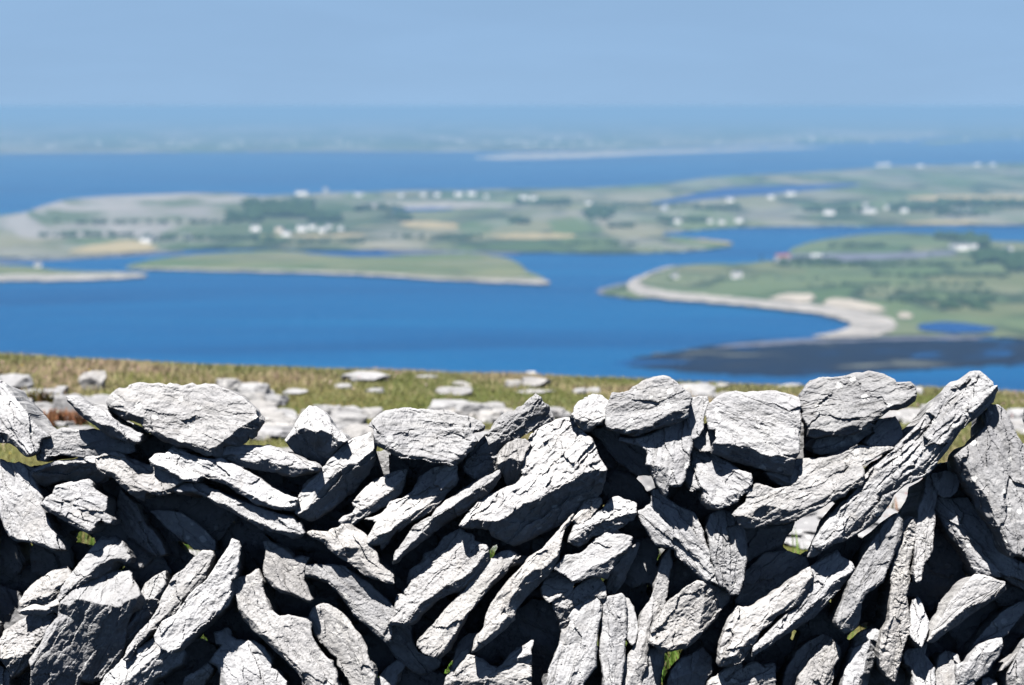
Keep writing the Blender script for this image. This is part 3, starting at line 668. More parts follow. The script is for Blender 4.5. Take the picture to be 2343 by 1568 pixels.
def build_stone(name, label, poly, ridges, opt, seed, group, step=8.0, mat=None):
    y0 = opt.get('y', 0) / 100 + YW
    kup, kdn = opt.get('kup', .3) * 1.45, opt.get('kdn', .9) * 1.35
    T = opt.get('T', .26)
    strata, pit = opt.get('strata', .8), opt.get('pit', .15)
    tz = opt.get('tz', .15 if not ridges else 0) + (.15 if not ridges else .04) + (.12 if poly[:, 1].mean() > 1050 and opt.get('tz', 0) >= 0 else 0)
    rim = refine(poly, step, seed, 5.0 if step < 20 else 10, 9.0 if step < 20 else 0)
    lo, hi = rim.min(0), rim.max(0)
    gx, gy = np.meshgrid(np.arange(lo[0], hi[0], step), np.arange(lo[1], hi[1], step * .87))
    gx = gx + (np.arange(gx.shape[0]) % 2)[:, None] * step * .5
    P = np.stack([gx.ravel(), gy.ravel()], 1) + RNG.uniform(-.28, .28, (gx.size, 2)) * step
    P = P[inside(P, rim)]
    d = np.concatenate([seg_dist(c, rim, np.roll(rim, -1, 0)).min(1) for c in np.array_split(P, max(1, len(P) // 1500))])
    P = P[d > step * .55]
    pts = [Vector(p) for p in rim] + [Vector(p) for p in P]
    n = len(rim)
    vs, _, fs, ov, _, _ = geometry.delaunay_2d_cdt(pts, [(i, (i + 1) % n) for i in range(n)], [], 1, 1e-4)
    V = np.array([tuple(v) for v in vs])
    rim_id = [-1] * n
    for k, src in enumerate(ov):
        for s in src:
            if s < n: rim_id[s] = k
    rim_id = [k for k in rim_id if k >= 0]
    F = np.array([tuple(f) for f in fs if len(f) == 3])
    de = np.concatenate([seg_dist(c, rim, np.roll(rim, -1, 0)).min(1) for c in np.array_split(V, max(1, len(V) // 1500))])
    x, y = V[:, 0], V[:, 1]
    cen = V.mean(0)
    # long axis
    cov = np.cov((V - cen).T)
    w, ev = np.linalg.eigh(cov)
    ax = ev[:, 1]
    if ax[0] < 0: ax = -ax
    bx = np.array([-ax[1], ax[0]])           # across the bedding, pointing down
    u, v = (V - cen) @ ax, (V - cen) @ bx
    h = np.zeros(len(V))
    if ridges:
        A = np.concatenate([r[:-1] for r in ridges]); B = np.concatenate([r[1:] for r in ridges])
        # extend the end pieces so that the crest runs out over the rim
        W = np.stack([x + fbm(x / 90, y / 90, 1.5, seed + 31) * 16, y + fbm(x / 90, y / 90, 5.5, seed + 37) * 16], 1)
        D = seg_dist(W, A, B)
        k = D.argmin(1)
        dd = D[np.arange(len(V)), k]
        dirv = B - A
        nrm = np.stack([-dirv[:, 1], dirv[:, 0]], 1)
        nrm[nrm[:, 1] < 0] *= -1
        nrm /= np.linalg.norm(nrm, axis=1)[:, None] + 1e-9
        sd = ((W - (A[k] + B[k]) / 2) * nrm[k]).sum(1)
        h = np.where(sd > 0, -kdn * np.minimum(dd, 520 + .2 * dd), -kup * dd)
    h -= tz * (cen[1] - y)
    h -= opt.get('tx', random.uniform(-.10, .06)) * (x - cen[0])
    # lumps and grain
    s = seed * 3
    size = min(1.0, math.sqrt(len(V)) * step / 520)
    h += 11 * size * fbm(u / 190, v / 120, 2, s + 2, 2) + 4.0 * fbm(u / 42, v / 30, 4, s + 3, 3) + 2.2 * fbm(x / 15, y / 13, 6, s + 4, 2)
    # broken bedding planes: plates that step in and out along the stone's length
    wu, wv = u + 26 * fbm(u / 90, v / 60, 0, s + 61, 3), v + 15 * fbm(u / 90, v / 60, 5, s + 63, 3)
    for (cu, cv, amp, tl) in ((360, 120, 58, 60), (170, 56, 15, 16)):
        r1, r2, ox, oy = cells2(wu / cu, wv / cv, s + int(cu))
        h += (.45 + .55 * strata) * size * (amp * r1 + tl * (r2 * ox + (r1 * .6 - .35) * oy))
    if strata > 0:
        per = opt.get('per', random.uniform(70, 120))
        ph = v / per + .55 * fbm(u / 210, v / 150, 0, s + 7, 3) + .10 * fbm(u / 40, v / 40, 0, s + 9, 2)
        fr = ph - np.floor(ph)
        saw = np.where(fr < .86, fr / .86, (1 - fr) / .14)
        mask = np.clip(fbm(u / 260, v / 70, 8, s + 11, 2) * 1.5 + .1, 0, 1)
        h += strata * 17 * size * mask * (saw - .5)
    if pit > 0:
        wd = worley(x / 58 + .7 * fbm(x / 60, y / 60, 0, s, 3), y / 44 + .6 * fbm(x / 60, y / 60, 9, s, 3), s + 13) + .16 * vnoise(x / 90, y / 90, 2, s + 14)
        pm = np.clip(fbm(x / 170, y / 130, 3, s + 15, 2) * 1.6 + .35, 0, 1)
        h -= pit * 14 * pm * np.clip(1 - wd / .42, 0, 1) ** .7
    # broken rim, rounded over a few millimetres
    R = 17 * size * (1 + .55 * fbm(x / 110, y / 110, 5, s + 21, 2))
    R = np.maximum(R, 8)
    t = np.clip(de / R, 0, 1)
    h -= R * 1.15 * (1 - np.sqrt(np.clip(1 - (1 - t) ** 2, 0, 1)))
    # light smoothing of the creases
    e = np.concatenate([F[:, [0, 1]], F[:, [1, 2]], F[:, [2, 0]]])
    for _ in range(1):
        acc = np.zeros(len(V)); cnt = np.zeros(len(V))
        np.add.at(acc, e[:, 0], h[e[:, 1]]); np.add.at(acc, e[:, 1], h[e[:, 0]])
        np.add.at(cnt, e[:, 0], 1); np.add.at(cnt, e[:, 1], 1)
        h = .85 * h + .15 * acc / np.maximum(cnt, 1)
    Y = y0 - h * MPP
    front = at_depth(g2p(V), Y)
    # body: the stone runs back into the wall, tapering
    rv = front[rim_id]
    c3 = rv.mean(0)
    drop = rays(g2p(cen))[2]
    verts = [front]
    base = len(V)
    faces = [tuple(f) for f in F]
    prev = list(rim_id)
    m = len(rim_id)
    for q, (tt, ss) in enumerate(((.12, .985), (.45, .93), (.8, .80), (1.0, .52))):
        ring = c3 + (rv - c3) * np.array([ss, 1, ss])
        back = y0 + .02 + T * tt
        ring[:, 1] = np.maximum(rv[:, 1] + .006, back + .012 * fbm(rv[:, 0] * 14, rv[:, 2] * 14, q, s + 40, 2))
        ring[:, 2] += drop * (ring[:, 1] - rv[:, 1])
        amp = .006 if q < 3 else .012
        ring[:, 0] += amp * fbm(rv[:, 0] * 25, rv[:, 2] * 25, q * 2, s + 41, 2)
        ring[:, 2] += amp * fbm(rv[:, 0] * 25, rv[:, 2] * 25, q * 2, s + 43, 2)
        verts.append(ring)
        cur = list(range(base, base + m)); base += m
        for i in range(m):
            j = (i + 1) % m
            faces.append((prev[i], prev[j], cur[j], cur[i]))
        prev = cur
    cb = verts[-1].mean(0) + np.array([0, .02, 0])
    verts.append(cb[None])
    for i in range(m):
        faces.append((prev[i], prev[(i + 1) % m], base))
    o = link(name, np.concatenate(verts), faces, mat, smooth=False)
    import bmesh
    bm = bmesh.new(); bm.from_mesh(o.data)
    bmesh.ops.recalc_face_normals(bm, faces=bm.faces)
    bm.to_mesh(o.data); bm.free()
    # each vertex remembers its place along and across the bedding
    bed = [np.stack([u, v, np.zeros_like(u)], 1) * MPP]
    rb = bed[0][rim_id]
    for q in range(4):
        bed.append(rb + np.array([0, 0, .06 * (q + 1)]))
    bed.append(rb.mean(0)[None])
    at = o.data.attributes.new('bed', 'FLOAT_VECTOR', 'POINT')
    at.data.foreach_set('vector', np.concatenate(bed).astype(np.float32).ravel())
    recentre(o)
    return tag(o, label, 'stone' if 'slab' not in name else 'stone slab', group)


mask_w, mask_h, cell = 456, 150, 20.0        # what the traced stones cover, in cells of 20 enlarged pixels
cover = np.zeros((mask_h, mask_w), bool)
# the wall runs on beyond the picture on both sides
rg = np.random.default_rng(5)
for side in (-1, 1):
    for col_ in range(4):
        for row_ in range(5):
            p0 = np.array([-330 - 560 * col_ if side < 0 else 9400 + 560 * col_, 560 + row_ * 560.0]) + rg.uniform(-60, 60, 2)
            ang = (.75 if (row_ + col_) % 2 else -.75) + rg.uniform(-.25, .25)
            a, b = rg.uniform(330, 420), rg.uniform(150, 215)
            if row_ == 0: ang *= .3; b *= 1.2
            th = np.arange(11) * 2 * math.pi / 11 + rg.uniform(-.15, .15, 11)
            loc = np.stack([np.sign(np.cos(th)) * np.abs(np.cos(th)) ** .7 * a, np.sign(np.sin(th)) * np.abs(np.sin(th)) ** .7 * b], 1) * rg.uniform(.85, 1.05, (11, 1))
            ca, sa = math.cos(ang), math.sin(ang)
            poly = p0 + loc @ np.array([[ca, sa], [-sa, ca]])
            if side < 0: poly[:, 0] = np.minimum(poly[:, 0], -95)
            else: poly[:, 0] = np.maximum(poly[:, 0], 9185)
            build_stone('wall_stone', "rough limestone stone where the wall runs on past the picture's edge", poly, [p0 + np.array([[-a * .9, 30], [a * .9, 30]]) @ np.array([[ca, sa], [-sa, ca]])],
                        dict(y=rg.uniform(-3, 3), kup=.2, kdn=.5), 5000 + col_ * 50 + row_ * 7 + side, 'wall stones past the edge of the picture', step=24.0, mat=M_STONE)
cx, cy = np.meshgrid((np.arange(mask_w) + .5) * cell, (np.arange(mask_h) + .5) * cell)
cells = np.stack([cx.ravel(), cy.ravel()], 1)
for i, (nm, lab, outl, rid, opt) in enumerate(STONES):
    poly = parse(outl)
    poly[:, 1] += np.where(poly[:, 1] > 2900, 260, 0)      # the lowest course runs down to the ground below the frame
    rl = [parse(r) for r in rid]
    mt = M_LICHEN if opt.get('lichen', 0) > .5 else M_PIT if opt.get('pit', 0) >= .8 else M_STONE
    build_stone(nm, lab, poly, rl, opt, 100 + i * 7, 'stones of the dry stone wall', mat=mt)
    cover |= inside(cells, poly).reshape(mask_h, mask_w)

holes = [parse(h) for h in HOLES]
top_line = np.array([(0, 980), (600, 980), (900, 760), (1150, 650), (1400, 720), (1900, 850), (2250, 900), (2500, 960), (2900, 960), (3300, 840), (4100, 800), (4500, 860),
                     (5000, 700), (5300, 580), (6000, 540), (6150, 600), (7000, 560), (7250, 600), (7380, 850), (7560, 1150), (7600, 1640), (8150, 1640), (8230, 1000), (8700, 820), (9120, 900)])
need = ~cover
need &= cy > np.interp(cx, top_line[:, 0], top_line[:, 1])
hole_cells = np.zeros_like(need)
for hb in holes:
    hole_cells |= inside(cells, hb).reshape(mask_h, mask_w)
need &= ~hole_cells
# rubble at the heart of the wall, seen only through the chinks: each piece grows from its seed until it meets an opening
n_in = 0
left = need.copy()
for _ in range(900):
    ids = np.argwhere(left)
    if len(ids) < 14 or n_in >= 125: break
    r, c = ids[RNG.integers(len(ids))]
    p0 = np.array([(c + .5) * cell, (r + .5) * cell])
    ang = RNG.choice([-.75, .8, .3]) + RNG.uniform(-.3, .3)
    a, b = RNG.uniform(330, 470), RNG.uniform(190, 270)
    k = 14
    poly = []
    for th in np.arange(k) * 2 * math.pi / k + RNG.uniform(-.12, .12, k):
        rmax = a * b / math.hypot(b * math.cos(th - ang), a * math.sin(th - ang)) * RNG.uniform(.85, 1.1)
        d = np.array([math.cos(th), math.sin(th)])
        rr = 12.0
        while rr < rmax:
            q = p0 + d * (rr + 14)
            i, j = int(q[1] // cell), int(q[0] // cell)
            if 0 <= i < mask_h and 0 <= j < mask_w and hole_cells[i, j]: break
            if q[1] < np.interp(q[0], top_line[:, 0], top_line[:, 1]) - 20: break
            rr += 14
        poly.append(p0 + d * rr)
    poly = np.array(poly)
    left[r, c] = False
    left &= ~inside(cells, poly).reshape(mask_h, mask_w)
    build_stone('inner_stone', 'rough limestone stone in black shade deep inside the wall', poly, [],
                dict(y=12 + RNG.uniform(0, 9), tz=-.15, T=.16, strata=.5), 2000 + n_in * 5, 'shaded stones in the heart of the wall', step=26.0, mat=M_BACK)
    n_in += 1

# ------------------------------------------------------------------ the hilltop behind the wall
def ground_z(x, y):
    x = np.asarray(x, float); y = np.asarray(y, float)
    z = -.036 * np.clip(x, -12, 12) * np.clip(y / 11.5, 0, 1.3) + .018 * fbm(x * .8, y * .8, 0, 5, 3) * np.clip((np.hypot(x, y) - 2), 0, 1)
    z = z + .035 * np.exp(-((x - .8) / .25) ** 2 - ((y - 11.3) / .6) ** 2) + .03 * np.exp(-((x + 1.85) / .35) ** 2 - ((y - 11.3) / .6) ** 2)
    z = z - .107 * np.clip((y - 6.5) / 4, 0, 1) - .11 * np.clip((5.9 - y) / .6, 0, 1) - .24 * np.clip((y - 5.2) / .3, 0, 1) * np.clip((9 - y) / 2.4, 0, 1)
    t = np.clip(y - 10.70, 0, None)
    z = z - np.where(t < 8, .03 * t * t, .03 * 64 + .48 * (t - 8))
    return np.maximum(z, SEA - 6)


def grid_mesh(xs, ys, zf):
    X, Y = np.meshgrid(xs, ys)
    V = np.stack([X.ravel(), Y.ravel(), zf(X, Y).ravel()], 1)
    w = len(xs)
    F = [(r * w + c, r * w + c + 1, (r + 1) * w + c + 1, (r + 1) * w + c) for r in range(len(ys) - 1) for c in range(w - 1)]
    return V, F


def turf_material():
    m, nt, b = newmat('upland turf')
    n = N(nt)
    tc = n.add('ShaderNodeTexCoord').outputs['Object']
    mp = n.mapping(tc, (1, .55, 1))
    a = n.noise(mp, .9, 5, .6)
    c = n.ramp(a, [(.30, (.08, .10, .022)), (.46, (.12, .12, .036)), (.60, (.16, .13, .055)), (.74, (.13, .10, .045))])
    f = n.noise(tc, 40, 4, .7)
    c = n.mix(n.ramp(f, [(.35, 0.0), (.65, 1.0)]), n.mix(.55, c, (.05, .06, .015)), c)
    # unseen near-side ground coloured dark to cut light bounced onto the stones
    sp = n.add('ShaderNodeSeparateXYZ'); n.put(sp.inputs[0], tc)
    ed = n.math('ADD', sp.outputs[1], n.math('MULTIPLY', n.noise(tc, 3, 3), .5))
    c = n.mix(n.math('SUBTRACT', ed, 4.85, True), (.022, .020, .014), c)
    n.put(b.inputs['Base Color'], c)
    n.put(b.inputs['Normal'], n.bump(f, .8, .03))
    return m


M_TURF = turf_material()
xs = np.concatenate([[-6000, -3000, -1200, -400, -120, -50, -25, -15], np.arange(-9, 9.01, .15), [15, 25, 50, 120, 400, 1200, 3000, 6000]])
ys = np.concatenate([[-400, -100, -30, -10, -4, 0, 2], np.arange(3, 16.01, .15), [18, 20, 24, 30, 40, 60, 90, 140, 200, 280, 360, 410, 430]])
V, F = grid_mesh(xs, ys, ground_z)
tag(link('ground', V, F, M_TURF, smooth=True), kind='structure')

# grass: blades coloured by species and by how dry they are
def colour_attr(me, name, cols):
    at = me.color_attributes.new(name, 'FLOAT_COLOR', 'POINT')
    c = np.ones((len(cols), 4), np.float32); c[:, :3] = cols
    at.data.foreach_set('color', c.ravel())


def grass_material():
    m, nt, b = newmat('grass blade')
    n = N(nt)
    a = n.add('ShaderNodeVertexColor'); a.layer_name = 'blade'
    tr = n.add('ShaderNodeBsdfTranslucent')
    n.put(tr.inputs['Color'], a.outputs['Color'])
    n.put(b.inputs['Base Color'], a.outputs['Color'])
    b.inputs['Roughness'].default_value = .6
    mx = n.add('ShaderNodeMixShader'); mx.inputs[0].default_value = .3
    n.put(mx.inputs[1], b.outputs[0]); n.put(mx.inputs[2], tr.outputs[0])
    n.put(nt.nodes['Material Output'].inputs['Surface'], mx.outputs[0])
    return m


def blades(nb, xy, hmin, hmax, width, palette, wts, seed):
    rg = np.random.default_rng(seed)
    q = xy[:, 0] / xy[:, 1]
    bare = (q > .118) & (q < .205) & (xy[:, 1] > 5.3) & (xy[:, 1] < 8.8) & (rg.uniform(0, 1, len(q)) > .12)      # the pavement is bare rock
    xy = xy[~bare]
    x, y = xy[:, 0], xy[:, 1]
    nb = len(x)
    z = ground_z(x, y) - .005
    patch = fbm(x * 1.3, y * .9, 0, 77, 4)
    drier = np.clip(.5 + .55 * patch + rg.normal(0, .23, nb), 0, .999)
    idx = np.searchsorted(np.cumsum(wts) / sum(wts), drier)
    col = np.array(palette)[idx] * rg.uniform(.75, 1.25, (nb, 1))
    hgt = rg.uniform(hmin, hmax, nb) * (1 + .35 * patch)
    az = rg.uniform(0, 2 * math.pi, nb); lean = rg.uniform(.1, .75, nb) * hgt
    dx, dy = np.cos(az), np.sin(az)
    wx, wy = -dy * width, dx * width
    p0 = np.stack([x - wx, y - wy, z], 1); p1 = np.stack([x + wx, y + wy, z], 1)
    mx_, my_ = x + dx * lean * .35, y + dy * lean * .35
    p2 = np.stack([mx_ + wx * .7, my_ + wy * .7, z + hgt * .6], 1); p3 = np.stack([mx_ - wx * .7, my_ - wy * .7, z + hgt * .6], 1)
    p4 = np.stack([x + dx * lean, y + dy * lean, z + hgt], 1)
    V = np.stack([p0, p1, p2, p3, p4], 1).reshape(-1, 3)
    C = np.repeat(col, 5, 0)
    b5 = np.arange(nb)[:, None] * 5
    tri = np.concatenate([b5 + [0, 1, 2], b5 + [0, 2, 3], b5 + [3, 2, 4]], 1).reshape(-1, 3)
    return V, tri, C


def tri_mesh(name, V, tri, mat):
    me = bpy.data.meshes.new(name)
    me.vertices.add(len(V)); me.vertices.foreach_set('co', V.astype(np.float32).ravel())
    me.loops.add(tri.size); me.loops.foreach_set('vertex_index', tri.astype(np.int32).ravel())
    me.polygons.add(len(tri)); me.polygons.foreach_set('loop_start', np.arange(len(tri), dtype=np.int32) * 3)
    me.materials.append(mat)
    me.update(calc_edges=True); me.validate()
    o = bpy.data.objects.new(name, me); COL.objects.link(o)
    return o


M_GRASS = grass_material()
rg = np.random.default_rng(3)
nb = 200000
yy = 5.45 + (13.6 - 5.45) * rg.uniform(0, 1, nb) ** .8
xx = rg.uniform(-1, 1, nb) * (.30 * yy + .5)
PAL = [(.08, .115, .03), (.125, .15, .05), (.19, .19, .085), (.26, .23, .12), (.33, .275, .17), (.29, .215, .15)]
V1, T1, C1 = blades(nb, np.stack([xx, yy], 1), .008, .034, .0026, PAL, [.10, .22, .30, .24, .10, .04], 4)
# lusher, greener growth in the lee of the wall
nb2 = 22000
yl = 5.42 + rg.uniform(0, 1, nb2) ** 1.5 * 2.2
xl = rg.uniform(-1.9, 1.9, nb2)
V2, T2, C2 = blades(nb2, np.stack([xl, yl], 1), .04, .13, .0028, [(.05, .11, .012), (.075, .15, .02), (.12, .18, .035), (.19, .17, .07)], [.35, .35, .2, .1], 6)
# a few dry stalks on the near side
xf = np.concatenate([rg.normal(-1.05, .09, 60), rg.normal(-.83, .02, 5), rg.uniform(-1.4, 1.4, 300)])
yf = np.concatenate([rg.uniform(4.72, 4.86, 60), rg.uniform(4.72, 4.8, 5), rg.uniform(4.5, 4.9, 300)])
V3, T3, C3 = blades(0, np.stack([xf, yf], 1), .03, .075, .0016, [(.30, .23, .13), (.36, .28, .16), (.28, .16, .08)], [.4, .4, .2], 8)
V = np.concatenate([V1, V2, V3]); T = np.concatenate([T1, T2 + len(V1), T3 + len(V1) + len(V2)])
g = tri_mesh('grass', V, T, M_GRASS)
colour_attr(g.data, 'blade', np.concatenate([C1, C2, C3]))
tag(g, 'short dry upland grass in olive, tan and green on the hilltop behind the wall', 'grass', kind='stuff')

# thrift and clover heads sprinkled through the turf
nf = 1500
fy = 6.6 + rg.uniform(0, 1, nf) * 4.6
fx = rg.uniform(-1, 1, nf) * (.27 * fy + .3)
keep = fbm(fx * 1.2, fy * 1.0, 2, 41, 2) > .12
fx, fy = fx[keep], fy[keep]
fz = ground_z(fx, fy) + rg.uniform(.05, .10, len(fx))
r = rg.uniform(.004, .007, len(fx))
oct_v = np.array([(1, 0, 0), (0, 1, 0), (-1, 0, 0), (0, -1, 0), (0, 0, .8), (0, 0, -.8)])
oct_f = np.array([(0, 1, 4), (1, 2, 4), (2, 3, 4), (3, 0, 4), (1, 0, 5), (2, 1, 5), (3, 2, 5), (0, 3, 5)])
V = (np.stack([fx, fy, fz], 1)[:, None] + oct_v[None] * r[:, None, None]).reshape(-1, 3)
T = (np.arange(len(fx))[:, None, None] * 6 + oct_f[None]).reshape(-1, 3)
fl = tri_mesh('wildflowers', V, T, M_GRASS)
fc = np.array([(.55, .34, .36), (.6, .45, .42), (.55, .5, .35), (.6, .45, .05)])[rg.choice(4, len(fx), p=[.45, .35, .14, .06])]
colour_attr(fl.data, 'blade', np.repeat(fc, 6, 0))
tag(fl, 'tiny pink and cream wildflower heads scattered through the hilltop grass', 'flowers', kind='stuff')


def ico(level):
    import bmesh
    bm = bmesh.new(); bmesh.ops.create_icosphere(bm, subdivisions=level, radius=1)
    v = np.array([tuple(q.co) for q in bm.verts]); f = [tuple(q.index for q in p.verts) for p in bm.faces]
    bm.free()
    return v, f


ICO4 = ico(5)
ICO2 = ico(2)
M_FIELD = limestone('weathered field limestone', .35, .25, .30, .05, False)


def field_rock(name, loc, sx, sy, sz, seed, rz, label, group=None, sink=.25, cat='stone'):
    v, f = ICO4
    rg = np.random.default_rng(seed)
    v = np.sign(v) * np.abs(v) ** .8
    for _ in range(11):
        nrm = rg.normal(size=3); nrm[2] *= .6; nrm /= np.linalg.norm(nrm)
        dcut = rg.uniform(.55, .92)
        s = v @ nrm - dcut
        v = v - np.where(s > 0, s, 0)[:, None] * nrm
    top = rg.uniform(.5, .75)
    v[:, 2] = np.where(v[:, 2] > top, top + (v[:, 2] - top) * .12, v[:, 2])
    nv = v / (np.linalg.norm(v, axis=1)[:, None] + 1e-6)
    q = fbm(v[:, 0] * 2.1, v[:, 1] * 2.1, v[:, 2] * 4, seed, 4) * .07 + fbm(v[:, 0] * 8, v[:, 1] * 8, v[:, 2] * 12, seed + 3, 3) * .022
    v = v + nv * q[:, None]
    v = v / np.abs(v).max(0)
    v = v * np.array([sx, sy, sz])
    v[:, 2] += sz * (1 - 2 * sink)
    o = link(name, v, f, M_FIELD, smooth=True)
    o.location = loc; o.rotation_euler = (0, 0, rz)
    return tag(o, label, cat, group)


def on_ground(gp):
    d = rays(g2p(gp))
    t = 6.0
    for _ in range(40):
        p = d * t
        zt = float(ground_z(p[0], p[1]))
        t = (zt - CAMZ) / d[2] * .5 + t * .5
    return d * t + np.array([0, 0, CAMZ])


FG = 'field stones lying behind the wall'
FIELD = [
 # region, centre x, foot y, width, height (enlarged pixels), label
 ('A', 150, 345, 350, 150, 'large white boulder in the grass beyond the sharp-peaked slab'),
 ('A', 535, 345, 130, 65, 'small round white stone in the grass beside the flat pale slab behind the tusk-shaped slab'),
 ('A', 825, 315, 240, 140, 'pointed white boulder standing alone in the grass behind the tusk-shaped slab'),
 ('A', 690, 410, 340, 60, 'flat pale slab lying behind the tusk-shaped slab'),
 ('A', 330, 440, 420, 120, 'broad pale slab below the large white boulder behind the wall'),
 ('A', 600, 600, 260, 170, 'tilted pale slab beside rust-coloured plants behind the wall'),
 ('A', 390, 580, 240, 100, 'low white stone near rust-coloured plants behind the wall'),
 ('A', 890, 440, 220, 75, 'pale stone half hidden behind the biggest boulder and the tusk-shaped slab'),
 ('A', 680, 690, 260, 60, 'flat stone seen just over the humped split stone'),
 ('B', 10, 420, 250, 150, 'tall pale rock showing past the far end of the biggest boulder'),
 ('B', -250, 330, 260, 110, 'pale rock peeping over the far shoulder of the biggest boulder'),
 ('B', 190, 445, 210, 85, 'white wedge stone in the grass between the biggest boulder and the small angular capstone'),
 ('B', 110, 560, 210, 90, 'pale lump lying beside the biggest boulder, behind the small angular capstone'),
 ('B', 290, 520, 130, 50, 'small flat stone behind the flat wedge-shaped slab'),
 ('B', 220, 650, 360, 100, 'wide pale ledge stone behind the flat wedge-shaped slab'),
 ('B', 700, 560, 300, 100, 'pale rock with a dark undercut, behind the small angular capstone'),
 ('B', 880, 550, 230, 90, 'grey shadowed rock leaning on its neighbours behind the small angular capstone'),
 ('B', 860, 650, 360, 120, 'broad white rock between the small angular and the broad flat-topped capstones'),
 ('B', 1040, 560, 190, 80, 'pale stone just beyond the broad flat-topped capstone'),
 ('B', 840, 720, 380, 80, 'low pale slab close behind the small angular capstone'),
 ('B', 300, 870, 260, 60, 'sunlit stone at the foot of the small angular capstone, behind it'),
 ('B', 985, 240, 400, 95, 'long two-tiered white outcrop far out in the grass'),
 ('B', 785, 285, 190, 40, 'small pale outcrop near the long two-tiered white outcrop'),
 ('B', 1065, 325, 170, 40, 'dull buried stone below the long two-tiered white outcrop'),
 ('B', 1790, 350, 330, 70, 'slanting white slab in the grass above the broad flat-topped capstone'),
 ('B', 1500, 195, 220, 32, 'faint grey patch of rock near the crest above the broad flat-topped capstone'),
 ('B', 1845, 265, 170, 34, 'faint grey stone near the crest, beyond the slanting white slab'),
 ('B', 2080, 600, 240, 110, 'white boulder between the flat-topped capstone and the rough peaked stone'),
 ('B', 1920, 475, 480, 60, 'long low band of pale rock behind the flat-topped capstone'),
 ('B', 1890, 535, 190, 70, 'rounded pale rock touching the outline of the flat-topped capstone'),
 ('C', 40, 280, 140, 55, 'white stone at the side of the brightest twin outcrop in the grass'),
 ('C', 210, 185, 80, 50, 'small upright white stone above the brightest outcrop in the grass'),
 ('C', 250, 280, 260, 80, 'brightest flat outcrop in the grass above the rough peaked stone'),
 ('C', 640, 340, 110, 50, 'small grey stone in brown grass above the knobbly capstone'),
 ('C', 765, 330, 140, 40, 'dull stone in brown grass above the knobbly capstone, by the humped capstone'),
 ('C', 240, 330, 330, 36, 'flush grey rock just below the brightest outcrop'),
 ('C', 440, 570, 230, 75, 'white stone between the rough peaked stone and the knobbly capstone'),
 ('C', 1750, 390, 320, 70, 'pale rock behind the narrow upright stone between lichen-spotted capstones'),
 ('C', 2270, 270, 200, 50, 'white flat rock in the grass above the wide blocky capstone'),
 ('C', 1900, 285, 130, 40, 'small grey rock in the grass above the narrow upright stone'),
 ('D', 290, 285, 220, 45, 'pale flush rock between the wide blocky and the beak-shaped capstones'),
 ('D', 1410, 340, 80, 55, 'small pale stone off the tip of the beak-shaped capstone'),
 ('D', 1165, 540, 120, 90, 'small pale stone under the beak of the beak-shaped capstone'),
 ('D', 1370, 565, 330, 90, 'low pale rock in the grass between the beak-shaped capstone and the long tilted slab'),
 ('D', 1500, 500, 160, 60, 'pale rock just clear of the long tilted slab'),
 ('D', 2280, 580, 260, 100, 'white rock in the grass beyond the upright knobbed block'),
 ('D', 2310, 690, 160, 60, 'small pale rock below the white rock beyond the upright knobbed block'),
 ('D', 1290, 740, 260, 60, 'pale rock low in the notch beside the long tilted slab'),
 ('C', 1240, 1260, 420, 230, 'bright rock seen through the gap below the bright pointed-foot stone'),
 ('F', 2120, 400, 220, 90, 'white stone glimpsed through the chink at the chunky pitted stone'),
 ('G', 1370, 420, 220, 110, 'pale stone glimpsed through the chink beside the blue-shadowed slab'),
 ('D', 1060, 985, 460, 90, 'pale rock glimpsed between the wide saw-edged slab and the long tilted slab'),
]
for i, (k, gx_, gy_, w, h, lab) in enumerate(FIELD):
    p = on_ground((gx_ + OFF[k][0], gy_ + OFF[k][1] - h * .18))
    s = p[1] / YW * MPP * 1.12
    wid = w * s
    hgt = max((h - .075 * w) * s, .35 * h * s)
    field_rock('field_stone', (p[0], p[1] + wid * .2, float(ground_z(p[0], p[1]))), wid * .52, wid * RNG.uniform(.34, .5), hgt * .95, 500 + i * 3, RNG.uniform(-.35, .35), lab, FG)
# broken pavement between the named stones
rg = np.random.default_rng(44)
for (k, x0, x1, y0_, y1_, cnt) in (('A', 40, 900, 400, 640, 24), ('B', -60, 1060, 490, 740, 34), ('B', 1700, 2340, 480, 640, 10), ('A', 1950, 2340, 330, 520, 7), ('C', 380, 560, 540, 640, 3), ('D', 2250, 2500, 540, 720, 4), ('D', 1150, 1480, 520, 760, 6)):
    for _ in range(cnt):
        p = on_ground((rg.uniform(x0, x1) + OFF[k][0], rg.uniform(y0_, y1_) + OFF[k][1]))
        s = p[1] / YW * MPP
        wid = rg.uniform(130, 380) * s
        field_rock('field_stone', (p[0], p[1], float(ground_z(p[0], p[1]))), wid * .52, wid * rg.uniform(.3, .5), wid * rg.uniform(.16, .30), int(rg.integers(3000, 9000)), rg.uniform(-.6, .6),
                   'pale broken limestone rock strewn in bands behind the wall', 'broken rocks strewn behind the wall')
